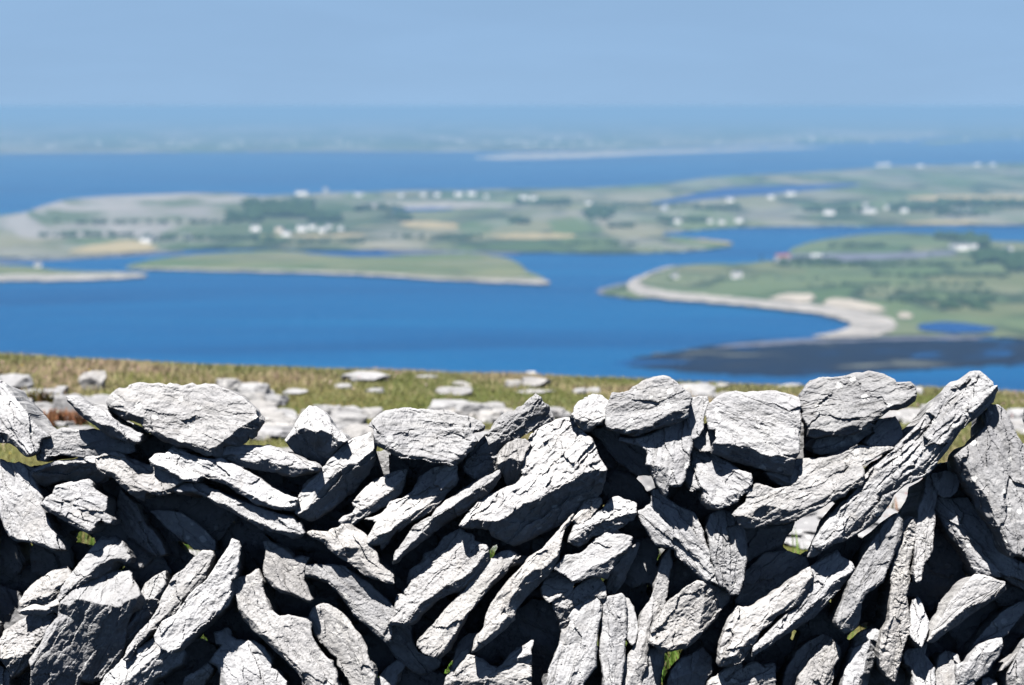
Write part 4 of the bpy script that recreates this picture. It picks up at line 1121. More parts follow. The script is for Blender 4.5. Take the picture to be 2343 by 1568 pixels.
# limestone pavement close behind the wall
PAVE = [('D', 1320, 1170, 640, 60, 'flat sheet of pale pavement, top layer of the bare rock under the long tilted slab'),
 ('D', 1330, 1290, 760, 110, 'thick pale pavement block, second layer under the long tilted slab'),
 ('D', 1240, 1390, 520, 70, 'pale pavement step above a tuft of red plants under the long tilted slab'),
 ('D', 620, 1420, 700, 120, 'pale pavement slab in the opening under the wide saw-edged slab'),
 ('H', 330, 120, 820, 120, 'large pale pavement slab at the bottom of the opening under the wide saw-edged slab'),
 ('H', 330, 290, 560, 130, 'pale pavement block fringed with grass, lowest in that opening'),
 ('H', 1010, 150, 420, 120, 'pale pavement block behind the two-toned slab'),
 ('D', 760, 1300, 520, 90, 'thin pale pavement layer touching the lower edge of the long tilted slab')]
for i, (k, gx_, gy_, w, h, lab) in enumerate(PAVE):
    p = on_ground((gx_ + OFF[k][0], gy_ + OFF[k][1] - h * .3))
    s = p[1] / YW * MPP
    field_rock('pavement_slab', (p[0], p[1] + .1, float(ground_z(p[0], p[1]))), w * s * .56, .30, h * s * .75, 900 + i * 3, RNG.uniform(-.12, .12), lab, 'limestone pavement behind the wall', cat='stone slab')

# many little flush stones in the turf, individually placed
rg = np.random.default_rng(12)
for i in range(46):
    y_ = rg.uniform(6.4, 9.2) if i < 30 else rg.uniform(9.0, 11.2)
    x_ = rg.uniform(-1, 1) * .235 * y_
    w_ = rg.uniform(.04, .15)
    field_rock('turf_stone', (x_, y_, float(ground_z(x_, y_))), w_, w_ * rg.uniform(.6, .9), w_ * rg.uniform(.2, .4), 1200 + i, rg.uniform(0, 3),
               'small pale limestone stone bedded in the hilltop grass', 'small stones scattered in the hilltop grass')

# rust-coloured plants among the stones
rg = np.random.default_rng(21)
def plant(gp, n, r, label):
    p = on_ground(gp)
    a = rg.uniform(0, 2 * math.pi, n); q = r * np.sqrt(rg.uniform(0, 1, n))
    xy = np.stack([p[0] + q * np.cos(a), p[1] + q * np.sin(a) * .6], 1)
    V, T, C = blades(n, xy, .03, .09, .006, [(.15, .06, .03), (.20, .10, .05), (.12, .06, .03), (.14, .13, .04)], [.35, .3, .2, .15], 5)
    o = tri_mesh('rusty_plant', V, T, M_GRASS)
    colour_attr(o.data, 'blade', C)
    recentre(o)
    tag(o, label, 'plant')
plant((350, 450), 150, .07, 'rust-red plant below the large white boulder behind the wall')
plant((560, 610), 380, .11, 'larger rust-red plant beside the tilted pale slab behind the wall')
plant((6720 + 1120, 1420), 200, .05, 'small red-stemmed plant on the pavement under the long tilted slab')

# ------------------------------------------------------------------ the bay far below
def pts(s):
    return np.array([tuple(map(float, t.split(','))) for t in s.split()])


def sea_material():
    m, nt, b = newmat('bay water')
    n = N(nt)
    tc = n.add('ShaderNodeTexCoord').outputs['Object']
    st = n.noise(n.mapping(tc, (.0011, .0048, 1)), 1.0, 6, .62, .6)
    c = n.ramp(st, [(.30, (.0, .034, .115)), (.48, (.0, .050, .150)), (.60, (.0, .062, .168)), (.74, (.002, .082, .20))])
    n.put(b.inputs['Base Color'], c)
    b.inputs['Roughness'].default_value = .55
    b.inputs['Specular IOR Level'].default_value = .04
    w = n.noise(n.mapping(tc, (.05, .02, 1)), 1.0, 4, .6)
    n.put(b.inputs['Normal'], n.bump(w, .6, 6.0))
    return m


M_SEA = sea_material()
V, F = grid_mesh(np.array([-160000, -20000, -6000, 6000, 20000, 160000.]), np.array([-20000, -2000, 2000, 6000, 12000, 30000, 160000.]), lambda x, y: np.full_like(x, SEA))
tag(link('sea', V, F, M_SEA), kind='structure')


def land_material(name, greens, hedge=.5, sx=.006, sy=.0028, rock=0.0, soft_s=(.008, .0016), rock_s=(.004, .002)):
    m, nt, b = newmat(name)
    n = N(nt)
    tc = n.add('ShaderNodeTexCoord').outputs['Object']
    wob = n.add('ShaderNodeVectorMath', operation='ADD')
    nz = n.add('ShaderNodeTexNoise'); n.put(nz.inputs['Vector'], tc); nz.inputs['Scale'].default_value = .004
    sc = n.add('ShaderNodeVectorMath', operation='SCALE'); n.put(sc.inputs[0], nz.outputs['Color']); sc.inputs['Scale'].default_value = 120
    n.put(wob.inputs[0], tc); n.put(wob.inputs[1], sc.outputs[0])
    mp = n.mapping(wob.outputs[0], (sx, sy, 0))
    cc = n.vor(mp, 1.0, 'F1', 'Color')
    sep = n.add('ShaderNodeSeparateColor'); n.put(sep.inputs[0], cc)
    k = len(greens)
    c = n.ramp(sep.outputs[0], [((i + .001) / k, g) for i, g in enumerate(greens)], 'CONSTANT')
    soft = n.noise(n.mapping(tc, (*soft_s, 0)), 1.0, 5, .6)
    c = n.mix(n.ramp(soft, [(.35, 0.0), (.68, 1.0)]), n.mix(.5, c, (.045, .08, .03)), c)
    ed = n.vor(mp, 1.0, 'DISTANCE_TO_EDGE')
    hb = n.ramp(n.noise(n.mapping(tc, (.004, .004, 0)), 1.0, 3), [(.42, 0.0), (.55, 1.0)])
    c = n.mix(n.math('MULTIPLY', n.math('MULTIPLY', n.ramp(ed, [(.05, 1.0), (.11, 0.0)]), hb), hedge), c, (.018, .032, .018))
    if rock:
        rk = n.noise(n.mapping(tc, (*rock_s, 0)), 1.0, 6, .65)
        c = n.mix(n.math('MULTIPLY', n.ramp(rk, [(.50, 0.0), (.58, 1.0)]), rock), c, (.19, .185, .17))
    n.put(b.inputs['Base Color'], c)
    b.inputs['Specular IOR Level'].default_value = 0.05
    b.inputs['Roughness'].default_value = 1.0
    return m


GREENS = [(.07, .10, .05), (.11, .12, .075), (.08, .11, .05), (.15, .145, .095), (.045, .07, .035), (.115, .115, .08), (.085, .115, .055), (.18, .165, .12)]
M_LAND = land_material('farmland', GREENS, 1.0, .0085, .0017, .55)
M_NEAR = land_material('rough pasture', [(.075, .105, .05), (.09, .115, .06), (.12, .13, .08), (.055, .085, .04), (.11, .115, .065)], .8, .009, .006, 0.0, (.012, .006))
M_SPIT = land_material('dune grass', [(.095, .12, .055), (.12, .13, .068), (.075, .105, .045), (.13, .13, .08)], .3, .008, .01)
M_FARSHORE = land_material('distant farmland', [(.05, .075, .05), (.08, .095, .07), (.13, .13, .115), (.06, .08, .05), (.20, .19, .18)], .8, .0014, .00028, .8, (.0014, .00028), (.0024, .0004))
M_BEACH = flat('shingle beach', (.26, .245, .23), .95, .34, .035)
M_SAND = flat('pale dune sand', (.31, .28, .24), .95, .25, .03)
M_HAY = flat('mown hay meadow', (.25, .21, .125), .95, .10, .02)
M_MUD = flat('tidal mudflat', (.11, .115, .15), .6, .25, .02)
M_SHALLOW = flat('lagoon water', (.004, .040, .145), .5, .12, .004)


def sheet(name, outline, top, mat, shore=True, z0=-.3, smooth=True, step=(14, 4), bumps=.3, kind='structure', smoothing=2, ragged=1.0):
    """a low piece of land: its outline stands at the waterline, its surface rises to `top` metres"""
    o = outline.copy()
    n0 = len(o)
    for _ in range(smoothing):                      # round the shoreline
        q = np.empty((len(o) * 2, 2)); nx = np.roll(o, -1, 0)
        q[0::2] = o * .75 + nx * .25; q[1::2] = o * .25 + nx * .75
        o = q
    for _ in range(1 if ragged <= 1 else 2):        # and make it uneven
        q = np.empty((len(o) * 2, 2)); q[0::2] = o; q[1::2] = (o + np.roll(o, -1, 0)) / 2
        o = q
    ox, oy = o[:, 0].copy(), o[:, 1].copy()
    o[:, 0] += (fbm(ox / 25, oy / 6, 0, n0, 3) * 3 + fbm(ox / 7, oy / 2, 1, n0, 2) * 1.5) * ragged
    o[:, 1] += (fbm(ox / 25, oy / 6, 4, n0, 3) * .7 + fbm(ox / 7, oy / 2, 5, n0, 2) * .5) * ragged
    lo, hi = o.min(0), o.max(0)
    gx, gy = np.meshgrid(np.arange(lo[0], hi[0], step[0]), np.arange(lo[1], hi[1], step[1]))
    P = np.stack([gx.ravel(), gy.ravel()], 1) + RNG.uniform(-.3, .3, (gx.size, 2)) * np.array(step)
    P = P[inside(P, o)]
    S = np.array([1, 3.0])
    if len(P):
        d = seg_dist(P * S, o * S, np.roll(o, -1, 0) * S).min(1)
        P = P[d > 2.5]; d = d[d > 2.5]
        h = top * np.clip(d / 7, 0, 1) if shore else np.full(len(P), top)
        h = h + bumps * fbm(P[:, 0] / 40, P[:, 1] / 9, 2, 3, 3) * np.clip(d / 9, 0, 1)
    else:
        h = np.zeros(0)
    allp = np.concatenate([o, P]); n = len(o)
    hh = np.concatenate([np.full(n, z0 if shore else top), h])
    vs, _, fs, ov, _, _ = geometry.delaunay_2d_cdt([Vector(p * S) for p in allp], [(i, (i + 1) % n) for i in range(n)], [], 1, 1e-3)
    V2 = np.array([tuple(v) for v in vs]) / S
    H = np.array([hh[s[0]] if s else top for s in ov])
    W = at_height(V2, SEA + H)
    c = W.mean(0); c[2] = SEA
    fs = [f if len(f) == 3 and (W[f[1]] - W[f[0]])[0] * (W[f[2]] - W[f[0]])[1] - (W[f[1]] - W[f[0]])[1] * (W[f[2]] - W[f[0]])[0] > 0 else f[::-1] for f in fs]
    ob = link(name, W - c, fs, mat, smooth=smooth)
    ob.location = c
    return tag(ob, kind=kind)


# far shore of the bay, running back to the horizon
far_edge = pts("-150,354 0,352 200,350 400,349 700,347 900,347 1150,346 1350,345 1500,339 1750,331 2000,324 2150,314 2500,310")
dl = at_height(far_edge, SEA + 2.0)
V, F = [], []
rows = [1.0, 1.05, 1.2, 1.5, 2.0, 3.0, 5.0, 8.0, 14.0]
for r_ in rows:
    for p in dl:
        V.append(((p[0]) * r_, p[1] * r_, SEA + (1.0 if r_ == 1 else 3 + 12 * min(1, (r_ - 1) / 2))))
w = len(dl)
F = [(r * w + c, r * w + c + 1, (r + 1) * w + c + 1, (r + 1) * w + c) for r in range(len(rows) - 1) for c in range(w - 1)]
tag(link('far_shore_land', V, F, M_FARSHORE, smooth=True), kind='structure')
sheet('long_spit', pts("1060,363 1130,365 1200,365 1350,361 1500,353 1700,346 1900,339 1890,334 1700,338 1500,343 1300,349 1150,354"), 2.0, M_BEACH, step=(20, 3))
sheet('low_island', pts("2080,330 2150,331 2250,322 2330,318 2420,314 2420,309 2300,313 2180,319 2100,325"), 2.0, M_SPIT, step=(20, 3))
for s_ in ("-100,350 60,349 300,348 420,347 420,344 200,346 -100,347", "560,346 700,345 1000,344.5 1000,342.5 700,343 560,343.5", "1150,344.5 1330,343.5 1330,341 1150,342"):
    sheet('far_beach', pts(s_), 5.0, M_BEACH, shore=False, step=(30, 2), bumps=.0)

# the peninsula
PEN = pts("-120,505 0,494 100,478 250,462 430,455 620,448 750,441 900,437 1100,434 1300,431 1450,425 1560,416 1640,403 1800,397 1960,386 2050,379 2342,373 2480,370 2480,517 2200,518 2000,519 1850,520 1700,521 1590,529 1500,536 1570,543 1650,551 1690,563 1625,573 1500,581 1350,582 1200,578 1000,576 850,573 700,575 640,571 500,572 400,573 150,594 0,591 -120,591")
sheet('peninsula', PEN, 2.2, M_LAND, step=(12, 3.2), smoothing=1)
sheet('lagoon', pts("1478,467 1530,455 1620,438 1660,429 1790,424 1990,418 1940,428 1860,435 1790,442 1700,449 1600,457 1500,469"), 2.9, M_SHALLOW, shore=False, bumps=0)
sheet('tidal_inlet', pts("690,583 760,576 900,575 1050,576 1190,579 1200,586 1100,580 940,582 850,587 760,586"), .35, M_SHALLOW, shore=False, bumps=0)
sheet('mudbank', pts("850,577 950,573 1100,574 1200,578 1180,583 1060,580 930,581"), .6, M_MUD, shore=False, bumps=0)
sheet('mudbank', pts("-100,598 0,596 100,591 250,583 420,573 420,578 300,587 150,594 0,602 -100,603"), .6, M_MUD, shore=False, bumps=0)
sheet('lakeshore', pts("755,474 850,468 1000,466 1180,467 1180,472 1000,476 850,479 760,480"), 2.9, M_BEACH, shore=False, bumps=0, ragged=1.6)
sheet('small_lake', pts("760,481 900,478 1040,475 1040,481 900,484 780,486"), 3.0, M_SHALLOW, shore=False, bumps=0)
for s_ in ("145,577 200,563 260,552 310,549 350,560 372,571 300,577 200,580", "905,511 960,504 1040,512 1060,520 1000,525 940,522", "1115,541 1180,534 1300,535 1330,541 1280,547 1150,546",
           "560,536 690,538 840,535 830,541 700,543", "2060,452 2150,446 2342,449 2420,451 2420,461 2280,457 2100,458", "2070,508 2200,504 2250,508 2200,513 2080,513", "1560,545 1640,549 1690,560 1640,556"):
    sheet('hay_meadow', pts(s_), 3.1, M_HAY, shore=False, bumps=0, ragged=1.5)

# limestone hill at the peninsula's end
def hill_material():
    m, nt, b = newmat('terraced limestone hill')
    n = N(nt)
    tc = n.add('ShaderNodeTexCoord').outputs['Object']
    a = n.noise(n.mapping(tc, (.0042, .0012, .13)), 1.0, 5, .6, .4)
    sep = n.add('ShaderNodeSeparateXYZ'); n.put(sep.inputs[0], tc)
    gx_ = n.math('MULTIPLY', n.math('ADD', sep.outputs[0], -80.0), .00055)      # greener inland
    gz_ = n.math('MULTIPLY', n.math('ADD', sep.outputs[2], -16.0), -.0045)      # and on the lower slopes
    f = n.math('ADD', n.math('ADD', a, gx_), gz_)
    c = n.ramp(f, [(.32, (.19, .185, .18)), (.47, (.155, .152, .148)), (.53, (.09, .105, .065)), (.64, (.03, .055, .026))])
    gr = n.noise(n.mapping(tc, (.005, .0015, .05)), 1.0, 5, .65)
    st = n.noise(n.mapping(tc, (.0040, 0, .105)), 1.0, 4, .55, .25)
    c = n.mix(n.ramp(st, [(.50, 0.0), (.57, .9)]), c, (.05, .075, .04))
    c = n.mix(n.ramp(gr, [(.56, 0.0), (.68, .6)]), c, (.06, .08, .045))
    n.put(b.inputs['Base Color'], c)
    b.inputs['Specular IOR Level'].default_value = .05
    return m


crest = pts("-120,512 -60,505 0,497 60,486 95,472 150,457 250,449 430,442 520,443 600,449 700,458 800,468 900,480")
foot = pts("-120,548 0,548 150,545 300,545 450,542 600,538 750,532 820,520 900,500")
us = np.linspace(-120, 900, 90)
vc, vf = np.interp(us, crest[:, 0], crest[:, 1]), np.interp(us, foot[:, 0], foot[:, 1])
V = []
K = 22
hc = np.maximum(200 - 3900 * np.tan(np.arctan((vc - 784) / FPX) + PITCH), 3)
for k in range(K):
    t = k / (K - 1)
    prof = t ** 1.0
    vv = vf + (vc - vf) * t
    hh = 2.0 + (hc - 2) * (prof * .85 + .15 * np.floor(prof * 5 + .001) / 5) + fbm(us / 60, np.full_like(us, t * 4), 0, 8, 3) * .8 * t * (1 - t) * 4
    V.append(at_height(np.stack([us, vv], 1), SEA + hh))
back = V[-1].copy(); back *= (1 + .10 * np.clip((hc - 5) / 30, 0, 1))[:, None] * np.array([1, 1, 0]) + np.array([0, 0, 1]); back[:, 2] = SEA - 1
V.append(back)
W = np.concatenate(V)
w = len(us)
F = [(r * w + c, r * w + c + 1, (r + 1) * w + c + 1, (r + 1) * w + c) for r in range(K) for c in range(w - 1)]
c = W.mean(0); c[2] = SEA
ob = link('limestone_hill', W - c, F, hill_material(), smooth=True); ob.location = c
tag(ob, kind='structure')

# spits, shore and island nearer to the hill
sheet('shingle_spit', pts("-120,641 0,641 150,641 300,635 352,629 290,622 200,621 120,617 90,611 0,606 -120,604"), 2.0, M_SPIT)
sheet('beach', pts("-120,642 0,642 150,642 300,636 345,630 290,625 200,626 100,629 -120,628"), 2.4, M_BEACH, shore=False, bumps=0, ragged=1.6)
sheet('grassy_spit', pts("265,613 330,596 420,583 560,575 650,572 760,585 850,589 930,583 1050,578 1130,583 1190,600 1205,620 1240,633 1266,649 1220,651 1130,647 1000,641 850,631 700,625 500,621 350,618"), 2.2, M_SPIT)
sheet('beach', pts("265,614 350,613 500,615.5 700,619 850,625 1000,635 1130,640 1212,638 1240,636 1262,648 1220,650 1130,646 1000,640 850,630 700,624 500,620 350,617"), 2.6, M_BEACH, shore=False, bumps=0, ragged=1.6)
sheet('grassy_mound', pts("1785,582 1840,556 1900,544 2000,534 2080,531 2150,538 2230,549 2300,553 2480,557 2480,600 2200,598 2000,590 1900,588"), 2.2, M_NEAR)
sheet('tidal_mudflat', pts("1750,597 1830,580 1950,581 2080,578 2170,574 2200,580 2130,588 2000,594 1880,598"), 3.0, M_MUD, shore=False, bumps=0)
sheet('near_shore_land', pts("1360,667 1440,646 1480,631 1530,611 1600,602 1700,604 1760,596 1800,591 1900,598 2000,592 2150,586 2250,576 2480,576 2480,782 2300,774 2200,768 2100,770 2000,774 1920,772 2015,758 2043,744 2022,728 1950,716 1850,709 1750,701 1650,691 1560,685 1450,686 1385,677"), 2.4, M_NEAR, smoothing=1)
sheet('beach', pts("1428,648 1450,676 1560,686 1650,694 1750,704 1850,714 1930,729 1958,745 1900,763 1840,772 1990,772 2045,757 2053,740 2030,722 1950,707 1850,697 1750,688 1650,677 1560,671 1490,660 1455,645 1500,620 1560,606 1520,609 1470,630"), 3.0, M_BEACH, shore=False, bumps=0, ragged=1.6)
sheet('reef_point', pts("1355,668 1390,655 1440,645 1455,668 1470,684 1420,680 1380,676"), 1.4, M_MUD, shore=False, bumps=0)
for s_ in ("1755,682 1790,672 1850,671 1872,682 1840,694 1780,690", "1870,690 1920,681 1990,692 2035,712 1990,712 1910,704", "2045,714 2078,716 2085,724 2060,730"):
    sheet('sand_dune', pts(s_), 3.6, M_SAND, shore=False, bumps=0, ragged=2.0)
sheet('pond', pts("2088,744 2150,735 2240,742 2295,755 2200,763 2110,757"), 3.4, M_SHALLOW, shore=False, bumps=0)


def reef_material():
    m, nt, b = newmat('seaweed covered reef')
    n = N(nt)
    tc = n.add('ShaderNodeTexCoord').outputs['Object']
    a = n.noise(n.mapping(tc, (.0075, .0135, 0)), 1.0, 6, .62, .9)
    c = n.ramp(a, [(.355, (.002, .042, .14)), (.41, (.002, .006, .022)), (.56, (.003, .005, .016)), (.59, (.02, .022, .026)), (.65, (.10, .105, .09)), (.78, (.01, .012, .02))])
    n.put(b.inputs['Base Color'], c)
    b.inputs['Roughness'].default_value = .9
    b.inputs['Specular IOR Level'].default_value = .02
    return m


sheet('tidal_reef', pts("1385,834 1450,819 1500,808 1570,799 1630,789 1700,781 1800,777 1960,771 2100,776 2250,779 2480,781 2480,838 2342,838 2200,842 2050,852 1900,862 1700,864 1500,846"), .5, reef_material(), shore=True, z0=-.2, bumps=0, ragged=3.0)

def land_h(u, v):
    """height of the land at a pixel: the hill's flank where the hill is, the low ground elsewhere"""
    a, b_ = np.interp(u, us, vc), np.interp(u, us, vf)
    if u < 890 and a < v < b_:
        return 2.0 + (float(np.interp(u, us, hc)) - 2) * (b_ - v) / (b_ - a)
    return 2.0


sheet('tidal_mudflat', pts('1600,797 1700,785 1800,778 1960,770 2060,764 2200,766 2300,772 2200,777 2050,776 1960,781 1850,784 1720,792'), .9, M_MUD, shore=False, bumps=0, ragged=2.0)

# ------------------------------------------------------------------ woods and hedges (far masses of foliage)
M_LEAF = flat('hedge foliage', (.028, .052, .022), .9, .35, .2)


def blob_mass(name, plist, label, seed, kind='stuff', cat='trees'):
    """plist: (u, v, half width px, count, tree height m)"""
    rg = np.random.default_rng(seed)
    v0, f0 = ICO2
    f0 = np.array(f0)
    VV, FF = [], []
    for (u, v, hw, hv, n_, ht) in plist:
        for _ in range(n_):
            uu, v_ = u + rg.uniform(-hw, hw), v + rg.uniform(-hv, hv)
            q = at_height(np.array([uu, v_]), SEA + land_h(uu, v_))
            r = ht * rg.uniform(.7, 1.3)
            for k in range(3):
                a = v0 * (1 + .3 * rg.uniform(-1, 1, (len(v0), 1)))
                a = a * r * np.array([1, 1, .85]) * rg.uniform(.6, 1) + q + np.array([*(rg.uniform(-.6, .6, 2) * r), r * rg.uniform(.5, 1.0)])
                FF.append(f0 + sum(len(x) for x in VV)); VV.append(a)
    o = tri_mesh(name, np.concatenate(VV), np.concatenate(FF), M_LEAF)
    recentre(o)
    return tag(o, label, cat, kind=kind)


blob_mass('woodland', [(640, 482, 75, 16, 170, 6), (560, 500, 40, 8, 40, 5), (740, 500, 40, 7, 50, 5)], 'dark far-off wood on the inland flank of the limestone hill', 1)
blob_mass('woodland', [(870, 480, 50, 2, 30, 5), (1240, 468, 60, 2, 40, 6), (1370, 492, 30, 10, 40, 6), (920, 500, 20, 6, 20, 5), (1190, 510, 18, 3, 14, 5)], 'dark far-off groves in the middle of the peninsula', 2)
blob_mass('woodland', [(1560, 507, 60, 3, 40, 5), (1640, 478, 50, 3, 30, 5), (1480, 474, 80, 2, 30, 4), (1420, 520, 30, 2, 14, 4)], 'dark far-off trees among the cottages by the lagoon', 3)
blob_mass('woodland', [(1920, 484, 80, 2, 40, 6), (2100, 478, 70, 7, 70, 6), (2260, 470, 110, 6, 110, 6), (2400, 480, 40, 5, 30, 6), (2200, 492, 60, 3, 30, 5)], 'dark far-off wood behind the houses on the peninsula', 4)
blob_mass('woodland', [(2180, 548, 40, 2, 25, 6), (2230, 560, 30, 7, 40, 6), (2290, 595, 60, 9, 70, 6), (2360, 610, 60, 14, 60, 6)], 'dark wood round the farm on the near shore', 5)
blob_mass('hedgerow', [(1850, 598, 70, 2, 40, 3), (2000, 609, 240, 1.6, 60, 3), (1960, 565, 70, 2, 30, 3), (2160, 633, 160, 1, 40, 2.5), (2050, 655, 200, 1, 40, 2.2), (2150, 690, 120, 4, 40, 3), (2210, 705, 60, 6, 30, 3), (2120, 670, 160, 1.2, 30, 2.2),
                        (1700, 640, 200, 1, 25, 1.6)], 'dark hedges striping the green near shore', 6, cat='hedges')
blob_mass('hedgerow', [(200, 540, 120, 2, 40, 3), (480, 548, 150, 3, 60, 3.5), (700, 556, 130, 2, 40, 3), (1000, 545, 100, 2, 30, 3), (330, 510, 200, 1.5, 40, 3), (1380, 560, 80, 2, 25, 3)], 'dark hedges below the limestone hill', 7, cat='hedges')

# single trees one can tell apart near the farm
M_BARK = flat('bark', (.09, .07, .05), .95, .2, .5)
rg = np.random.default_rng(31)
TREES = [(2152, 546, 7), (2205, 552, 8), (2246, 560, 9), (2262, 588, 9), (2318, 598, 8), (2236, 600, 8), (2290, 640, 8), (2332, 612, 9), (1742, 594, 5), (1778, 596, 5), (2128, 588, 5), (2095, 602, 5), (2060, 604, 5), (1385, 500, 8)]
TL = ['broad dark tree at the shore end of the grassy mound', 'dark tree beside the white farmhouses on the mound', 'tallest dark tree behind the white farmhouses', 'dark tree at the farm track above the near fields',
      'dark tree in front of the lone white house by the picture edge', 'rounded dark tree below the white farmhouses', 'solitary dark tree low in the near fields', 'dark tree by the picture edge above the near fields',
      'small bushy tree beside the red-roofed barn', 'second small bushy tree, touching the red-roofed barn', 'small tree in the hedge below the mudflat, nearest the farm', 'small tree in the middle of the hedge below the mudflat',
      'small tree at the open end of the hedge below the mudflat', 'dark tree clump tip in the middle of the peninsula']
for (u, v, ht), lab in zip(TREES, TL):
    q = at_height(np.array([u, v]), SEA + 2.4)
    t = empty('tree', q, lab, 'tree', 'trees on the shore')
    a = np.linspace(0, 2 * math.pi, 7)[:-1]
    tv = np.concatenate([np.stack([np.cos(a) * .4, np.sin(a) * .4, a * 0 - .5], 1), np.stack([np.cos(a) * .22, np.sin(a) * .22, a * 0 + ht * .5], 1)])
    link('trunk', tv, [(i, (i + 1) % 6, (i + 1) % 6 + 6, i + 6) for i in range(6)], M_BARK, t)
    VV, FF = [], []
    for k in range(26):
        d = rg.normal(size=3); d /= np.linalg.norm(d)
        cpos = d * np.array([.42, .42, .33]) * ht * rg.uniform(.4, 1) + np.array([0, 0, ht * .62])
        VV.append(ICO2[0] * (1 + .35 * rg.uniform(-1, 1, (len(ICO2[0]), 1))) * ht * rg.uniform(.09, .17) + cpos)
        FF.append(np.array(ICO2[1]) + k * len(ICO2[0]))
    cr = tri_mesh('crown', np.concatenate(VV), np.concatenate(FF), M_LEAF); cr.parent = t

# ------------------------------------------------------------------ houses
M_WHITE = flat('white render', (.80, .79, .76), .8, .03, .5)
M_FARTOWN = flat('weathered render', (.52, .52, .50), .8, .05, .5)
M_CREAM = flat('cream render', (.66, .58, .46), .8, .05, .5)
M_GREY = flat('grey farm building', (.36, .37, .39), .8, .08, .5)
M_SLATE = flat('slate roof', (.12, .125, .145), .6, .1, .5)
M_REDROOF = flat('red tin roof', (.24, .085, .075), .6, .1, .5)
M_GLASS = flat('dark window glass', (.03, .035, .045), .2, .1, .5)


def house(u, v, px, label, wall=None, roof=None, group='white houses along the far shore', kind='house', big=False):
    wall = wall or M_WHITE; roof = roof or M_SLATE
    q = at_height(np.array([u, v]), SEA + land_h(u, v) + .3)
    L = px / FPX * q[1]
    D = min(8.0, max(5.0, L * .55)); H = min(6.5, max(3.6, L * .48)); R = H + D * .30
    rz = RNG.uniform(-.45, .45)
    h = empty(kind, q, label, 'house' if kind != 'barn' else 'barn', group, rz)
    l, d = L / 2, D / 2
    wv = [(-l, -d, -.6), (l, -d, -.6), (l, d, -.6), (-l, d, -.6), (-l, -d, H), (l, -d, H), (l, d, H), (-l, d, H), (-l, 0, R), (l, 0, R)]
    link('wall', wv, [(0, 1, 5, 4), (2, 3, 7, 6), (1, 2, 6, 9, 5), (3, 0, 4, 8, 7), (3, 2, 1, 0)], wall, h)
    e = .35
    s_ = (R - H) / d
    rv = [(-l - e, -d - e, H - e * s_ + .05), (l + e, -d - e, H - e * s_ + .05), (l + e, 0, R + .05), (-l - e, 0, R + .05), (-l - e, d + e, H - e * s_ + .05), (l + e, d + e, H - e * s_ + .05)]
    rv += [(x, y, z + .18) for x, y, z in rv]
    rf = link('roof', rv, [(6, 7, 8, 9), (9, 8, 11, 10), (0, 3, 2, 1), (3, 4, 5, 2), (0, 1, 7, 6), (5, 4, 10, 11), (1, 2, 8, 7), (2, 5, 11, 8), (3, 0, 6, 9), (4, 3, 9, 10)], roof, h)
    if kind != 'barn':
        for sx in (-1, 1):
            x0 = sx * (l - .5)
            cv = [(x0 + a, b, z) for z in (R - .6, R + 1.1) for a, b in ((-.4, -.35), (.4, -.35), (.4, .35), (-.4, .35))]
            link('chimney', cv, [(0, 1, 5, 4), (1, 2, 6, 5), (2, 3, 7, 6), (3, 0, 4, 7), (4, 5, 6, 7)], wall, rf)
        if big:
            for fx_ in (-.55, 0, .55):
                x0 = fx_ * l
                bv = [(x0 + a, -d - b, z) for b in (.0, .06) for a, z in ((-.5, H * .4), (.5, H * .4), (.5, H * .72), (-.5, H * .72))]
                link('window', bv, [(4, 5, 6, 7), (0, 1, 5, 4), (1, 2, 6, 5), (2, 3, 7, 6), (3, 0, 4, 7)], M_GLASS, h)
    return h


